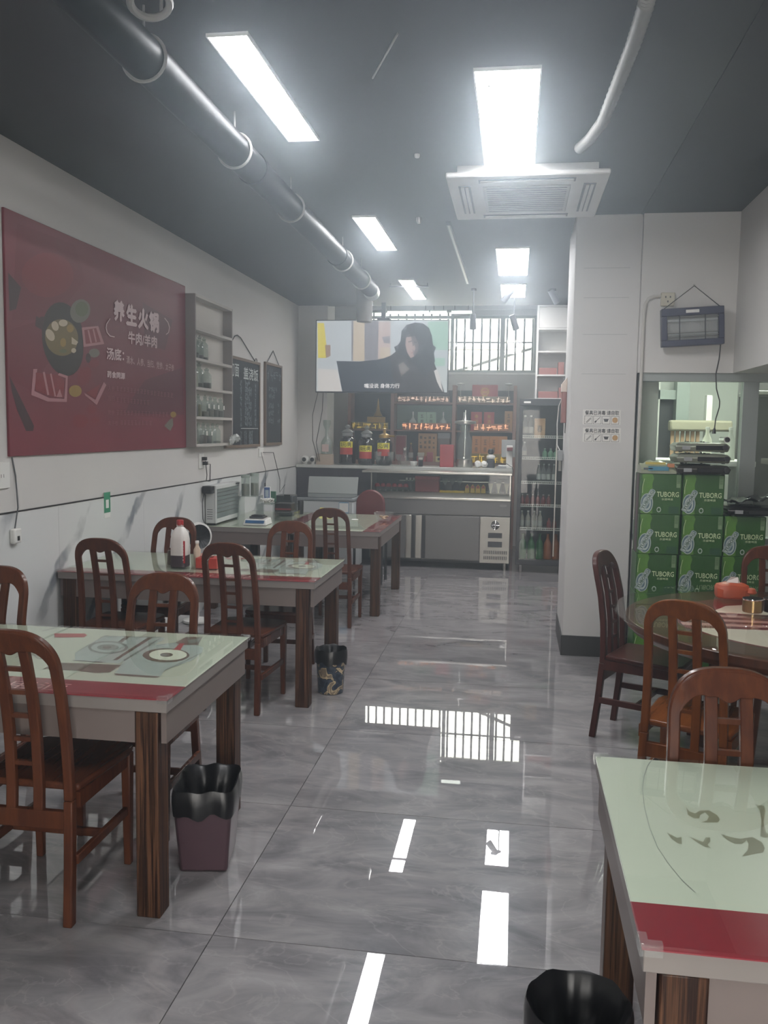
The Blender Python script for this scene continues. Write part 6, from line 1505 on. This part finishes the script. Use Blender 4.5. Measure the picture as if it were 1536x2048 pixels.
shapes('printed_picture', ct, [CG, CG2, CGD, CS, CP, CSD, mat('code_grey_green', '#77906c', .45)], IT, cf, lift)
q = Vector((0, -.0012, 0))
text('lettering', 'TUBORG', CP, ct, cf(.40, .565)+q, cf(.94, .565)+q, cf(.40, .435)+q, .02)
text('lettering', '乐堡啤酒', CP, ct, cf(.525, .65)+q, cf(.80, .65)+q, cf(.525, .595)+q, .01)
text('emblem_lettering', 'TUBORG', CGD, ct, cf(*rb(-.26, .036))+q, cf(*rb(.24, .036))+q, cf(*rb(-.26, -.036))+q, .02)
b = MB()
for i in range(9): a_ = cf(.88, .04+.022*i); b_ = cf(.955, .04+.022*i); b.poly([a_+q, b_+q, b_+q+Vector((0, 0, -.0025)), a_+q+Vector((0, 0, -.0025))])
b.build('code_print', CG, ct, smooth=0, fixn=False)
master = t
LV = ['on the floor', 'second from the floor', 'third from the floor', 'fourth from the floor', 'on top']
first = True; rnd = random.Random(8)
for ci, (x, n, cl_) in enumerate(((.957, 5, 'the stack beside the pillar'), (1.229, 5, 'the stack under the silver stoves'), (1.503, 4, 'the stack under the black stove'))):
    for k in range(n):
        lv = LV[k] if k < n-1 else 'on top'
        lb = ('green beer carton %s of %s' if lv == 'on top' else 'green beer carton, %s in %s') % (lv, cl_)
        loc = (x+rnd.uniform(-.004, .004), 6.03+.125*0+rnd.uniform(-.006, .006), k*(KH+.0006))
        loc = (loc[0]-.012*(4-k)*.12, loc[1]+.055, loc[2])
        if first: master.location = loc; master['label'] = lb; first = False
        else: copy_tree(master, loc, R(rnd.uniform(-.6, .6)), lb, 'green beer cartons by the kitchen glass')
TOP5, TOP4 = 5*(KH+.0006), 4*(KH+.0006)
# cassette stoves
def stove(lb, x, y, z, rz, body, up):
    t = thing('cassette_stove', lb, 'stove', (x, y, z), 'cassette stoves on the cartons', R(rz), world=False)
    b = MB(); b.add([(-.16, -.125, .006), (.16, -.125, .006), (.16, .125, .006), (-.16, .125, .006), (-.172, -.135, .04), (.172, -.135, .04), (.172, .135, .04), (-.172, .135, .04), (-.15, -.12, .062), (.15, -.12, .062), (.15, .12, .062), (-.15, .12, .062)],
        [(0, 3, 2, 1)]+[(j, (j+1) % 4, 4+(j+1) % 4, 4+j) for j in range(4)]+[(4+j, 4+(j+1) % 4, 8+(j+1) % 4, 8+j) for j in range(4)]+[(8, 9, 10, 11)])
    b.build('body', body, t, bevel=.005)
    MB().box(-.04, -.1385, .018, .13, -.1335, .045).build('front_panel', BLACKG, t, bevel=.002)
    MB().box(-.125, -.1385, .018, -.075, -.1325, .042).build('sticker', GREYP, t, smooth=0)
    MB().cyl((.14, -.133, .035), (.14, -.155, .035), .017, n=18).build('knob', BLACKP, t)
    MB().lathe([(.095, .0622), (.1, .066), (.085, .068), (.02, .0665), (0, .0665)], -.03, 0, 28).build('drip_tray', CHROME if up else BLACKP, t)
    b = MB()
    for a in range(4):
        aa = a*math.pi/2+.785; b.cbox(-.03+.07*math.cos(aa), .07*math.sin(aa), .068, .012, .012, .008)
    b.build('pan_support', BLACKP, t)
    for sx in (-.13, .13):
        for sy in (-.1, .1): MB().cyl((sx, sy, 0), (sx, sy, .006), .012, n=8).build('foot', BLACKP, t)
SIV = mat('stove_silver_green', '#8d9182', .3, .5, vary=.06); SBK = mat('stove_dark', '#3d3b36', .25, .4)
stove('dark cassette stove lying lowest under the two silver stoves', 1.215, 6.06, TOP5+.0008, 0, SBK, False)
stove('silver cassette stove in the middle of the stack of three stoves', 1.21, 6.055, TOP5+.073, 1, SIV, True)
stove('silver cassette stove topmost in the stack, with a big black knob', 1.205, 6.06, TOP5+.146, -2, SIV, True)
MB_ = MB(); kx = 1.205+.165
t = thing('stove_knob', 'round chrome and black gas knob unit lying on the topmost stove', 'knob', (kx-.02, 6.0, TOP5+.213))
MB().cyl((kx-.02, 6.06, TOP5+.232), (kx-.02, 5.92, TOP5+.232), .021, n=20).build('chrome_barrel', CHROME, t)
MB().cyl((kx-.02, 5.919, TOP5+.232), (kx-.02, 5.91, TOP5+.232), .016, n=18).build('black_cap', BLACKP, t)
stove('black cassette stove on the lowest stack of green cartons', 1.548, 6.06, TOP4+.0015, 0, BLACKG, False)
b = MB(); vs = []; fs = []; n1, n2 = 14, 8; rnd = random.Random(6)
for j in range(n2+1):
    for i in range(n1+1): vs.append((1.378+.34*i/n1, 5.95+.22*j/n2, TOP4+.092+.035*math.sin(i*1.3+j*.4)*rnd.uniform(.4, 1)*.6+.04*(i/n1)))
for j in range(n2):
    for i in range(n1): fs.append((j*(n1+1)+i, j*(n1+1)+i+1, (j+1)*(n1+1)+i+1, (j+1)*(n1+1)+i))
b.add(vs, fs); o = one(b, 'black_sheet', 'crumpled black plastic sheet over the black stove', 'sheet', mat('black_film', '#151517', .2), smooth=50); md = o.modifiers.new('thick', 'SOLIDIFY'); md.thickness = .003
# soft pack on the first stack
t = thing('soft_pack', 'crumpled blue, yellow and clear plastic pack on the stack beside the pillar', 'pack', (.93, 6.05, TOP5))
b = MB(); vs = []; n1, n2 = 10, 6; rnd = random.Random(9)
def pk(u, v, top): return (.825+.225*u, 5.955+.17*v, TOP5+.003+(.085*math.sin(math.pi*min(.96, max(.04, v)))**.5*(.7+.3*math.sin(math.pi*u))+rnd.uniform(-.008, .008) if top else 0))
for tp in (0, 1):
    for j in range(n2+1):
        for i in range(n1+1): vs.append(pk(i/n1, j/n2, tp))
fs = []; m_ = (n1+1)*(n2+1)
for j in range(n2):
    for i in range(n1):
        a_ = j*(n1+1)+i; fs.append((m_+a_, m_+a_+1, m_+a_+n1+2, m_+a_+n1+1)); fs.append((a_, a_+n1+1, a_+n1+2, a_+1))
for i in range(n1): fs += [(i, i+1, m_+i+1, m_+i), (n2*(n1+1)+i+1, n2*(n1+1)+i, m_+n2*(n1+1)+i, m_+n2*(n1+1)+i+1)]
for j in range(n2): fs += [((j+1)*(n1+1), j*(n1+1), m_+j*(n1+1), m_+(j+1)*(n1+1)), (j*(n1+1)+n1, (j+1)*(n1+1)+n1, m_+(j+1)*(n1+1)+n1, m_+j*(n1+1)+n1)]
b.add(vs, fs); b.build('film', mat('pack_olive', '#8a9079', .3, vary=.15, scale=12), t, smooth=40)
for (x0, x1, z0, z1, cc, nm) in ((.87, 1.0, .022, .05, '#3f7f96', 'blue_print'), (.85, .98, .062, .078, '#b0a04a', 'yellow_print'), (.84, .9, .03, .04, '#4a5560', 'dark_print'), (.99, 1.035, .045, .07, '#b07048', 'orange_print')):
    MB().box(x0, 5.947, TOP5+z0, x1, 5.953, TOP5+z1).build(nm, mat('pack_'+nm, cc, .35), t, bevel=.001)
one(MB().box(.8232, 6.02, 0, .8252, 6.14, 1.33), 'red_foil_strip', 'narrow dark strip with red patches between pillar and cartons', 'strip', mat('dark_red_foil', '#3a2028', .4, vary=.5, scale=9))

# ================================================================== ON THE ROUND TABLE
RZ_ = .7605
t = thing('tissue_pack', 'orange-red soft tissue pack with a tissue pulled out, on the round table', 'tissue pack', (1.12, 4.70, RZ_))
TPM = mat('tissue_pack_orange', '#a54a2e', .35, vary=.12, scale=14)
b = MB(); vs = []; fs = []; n = 16
for j, (sx, sy, z) in enumerate(((.075, .045, 0), (.08, .05, .008), (.082, .051, .05), (.074, .044, .068), (.05, .02, .078))):
    for i in range(n):
        th = 2*math.pi*(i+.5)/n; k = 1/(abs(math.cos(th))**6+abs(math.sin(th))**6)**(1/6)
        vs.append((1.125+sx*k*math.cos(th), 4.66+sy*k*math.sin(th), RZ_+z+.003*math.sin(i*2.1+j)*(j > 0)))
for j in range(4):
    for i in range(n): fs.append((j*n+i, j*n+(i+1) % n, (j+1)*n+(i+1) % n, (j+1)*n+i))
fs += [tuple(range(n))[::-1], tuple(range(4*n, 5*n))]; b.add(vs, fs); b.build('pack', TPM, t, smooth=24)
b = MB(); b.add([(1.085, 4.66, RZ_+.066), (1.15, 4.65, RZ_+.066), (1.165, 4.665, RZ_+.075), (1.155, 4.675, RZ_+.105), (1.12, 4.67, RZ_+.107), (1.10, 4.665, RZ_+.085)], [(0, 1, 2, 3, 4, 5)])
o = b.build('tissue', mat('tissue_white', '#cfc5bf', .8), t, smooth=0); md = o.modifiers.new('thick', 'SOLIDIFY'); md.thickness = .004
MB().lathe([(.02, RZ_+.028), (.028, RZ_+.035), (.02, RZ_+.055), (0, RZ_+.06)], 1.212, 4.63, 10).build('twisted_end', TPM, t)
BRA = mat('brass_metal', '#a58b62', .2, .9)
for x, y, lb, mt in ((1.135, 4.30, 'brass coloured metal cup on the printed cloth, nearer the aisle', BRA), (1.235, 4.325, 'steel metal cup beside the brass coloured cup on the round table', mat('dull_steel', '#6d6c70', .25, .9))):
    t = thing('metal_cup', lb, 'cup', (x, y, RZ_))
    MB().lathe([(.042, RZ_), (.046, RZ_+.004), (.046, RZ_+.062), (.044, RZ_+.064), (.042, RZ_+.06), (.042, RZ_+.01), (0, RZ_+.01)], x, y, 28).build('body', mt, t)
    MB().lathe([(.0465, RZ_+.058), (.048, RZ_+.062), (.0465, RZ_+.066)], x, y, 28).build('rim', CHROME, t)
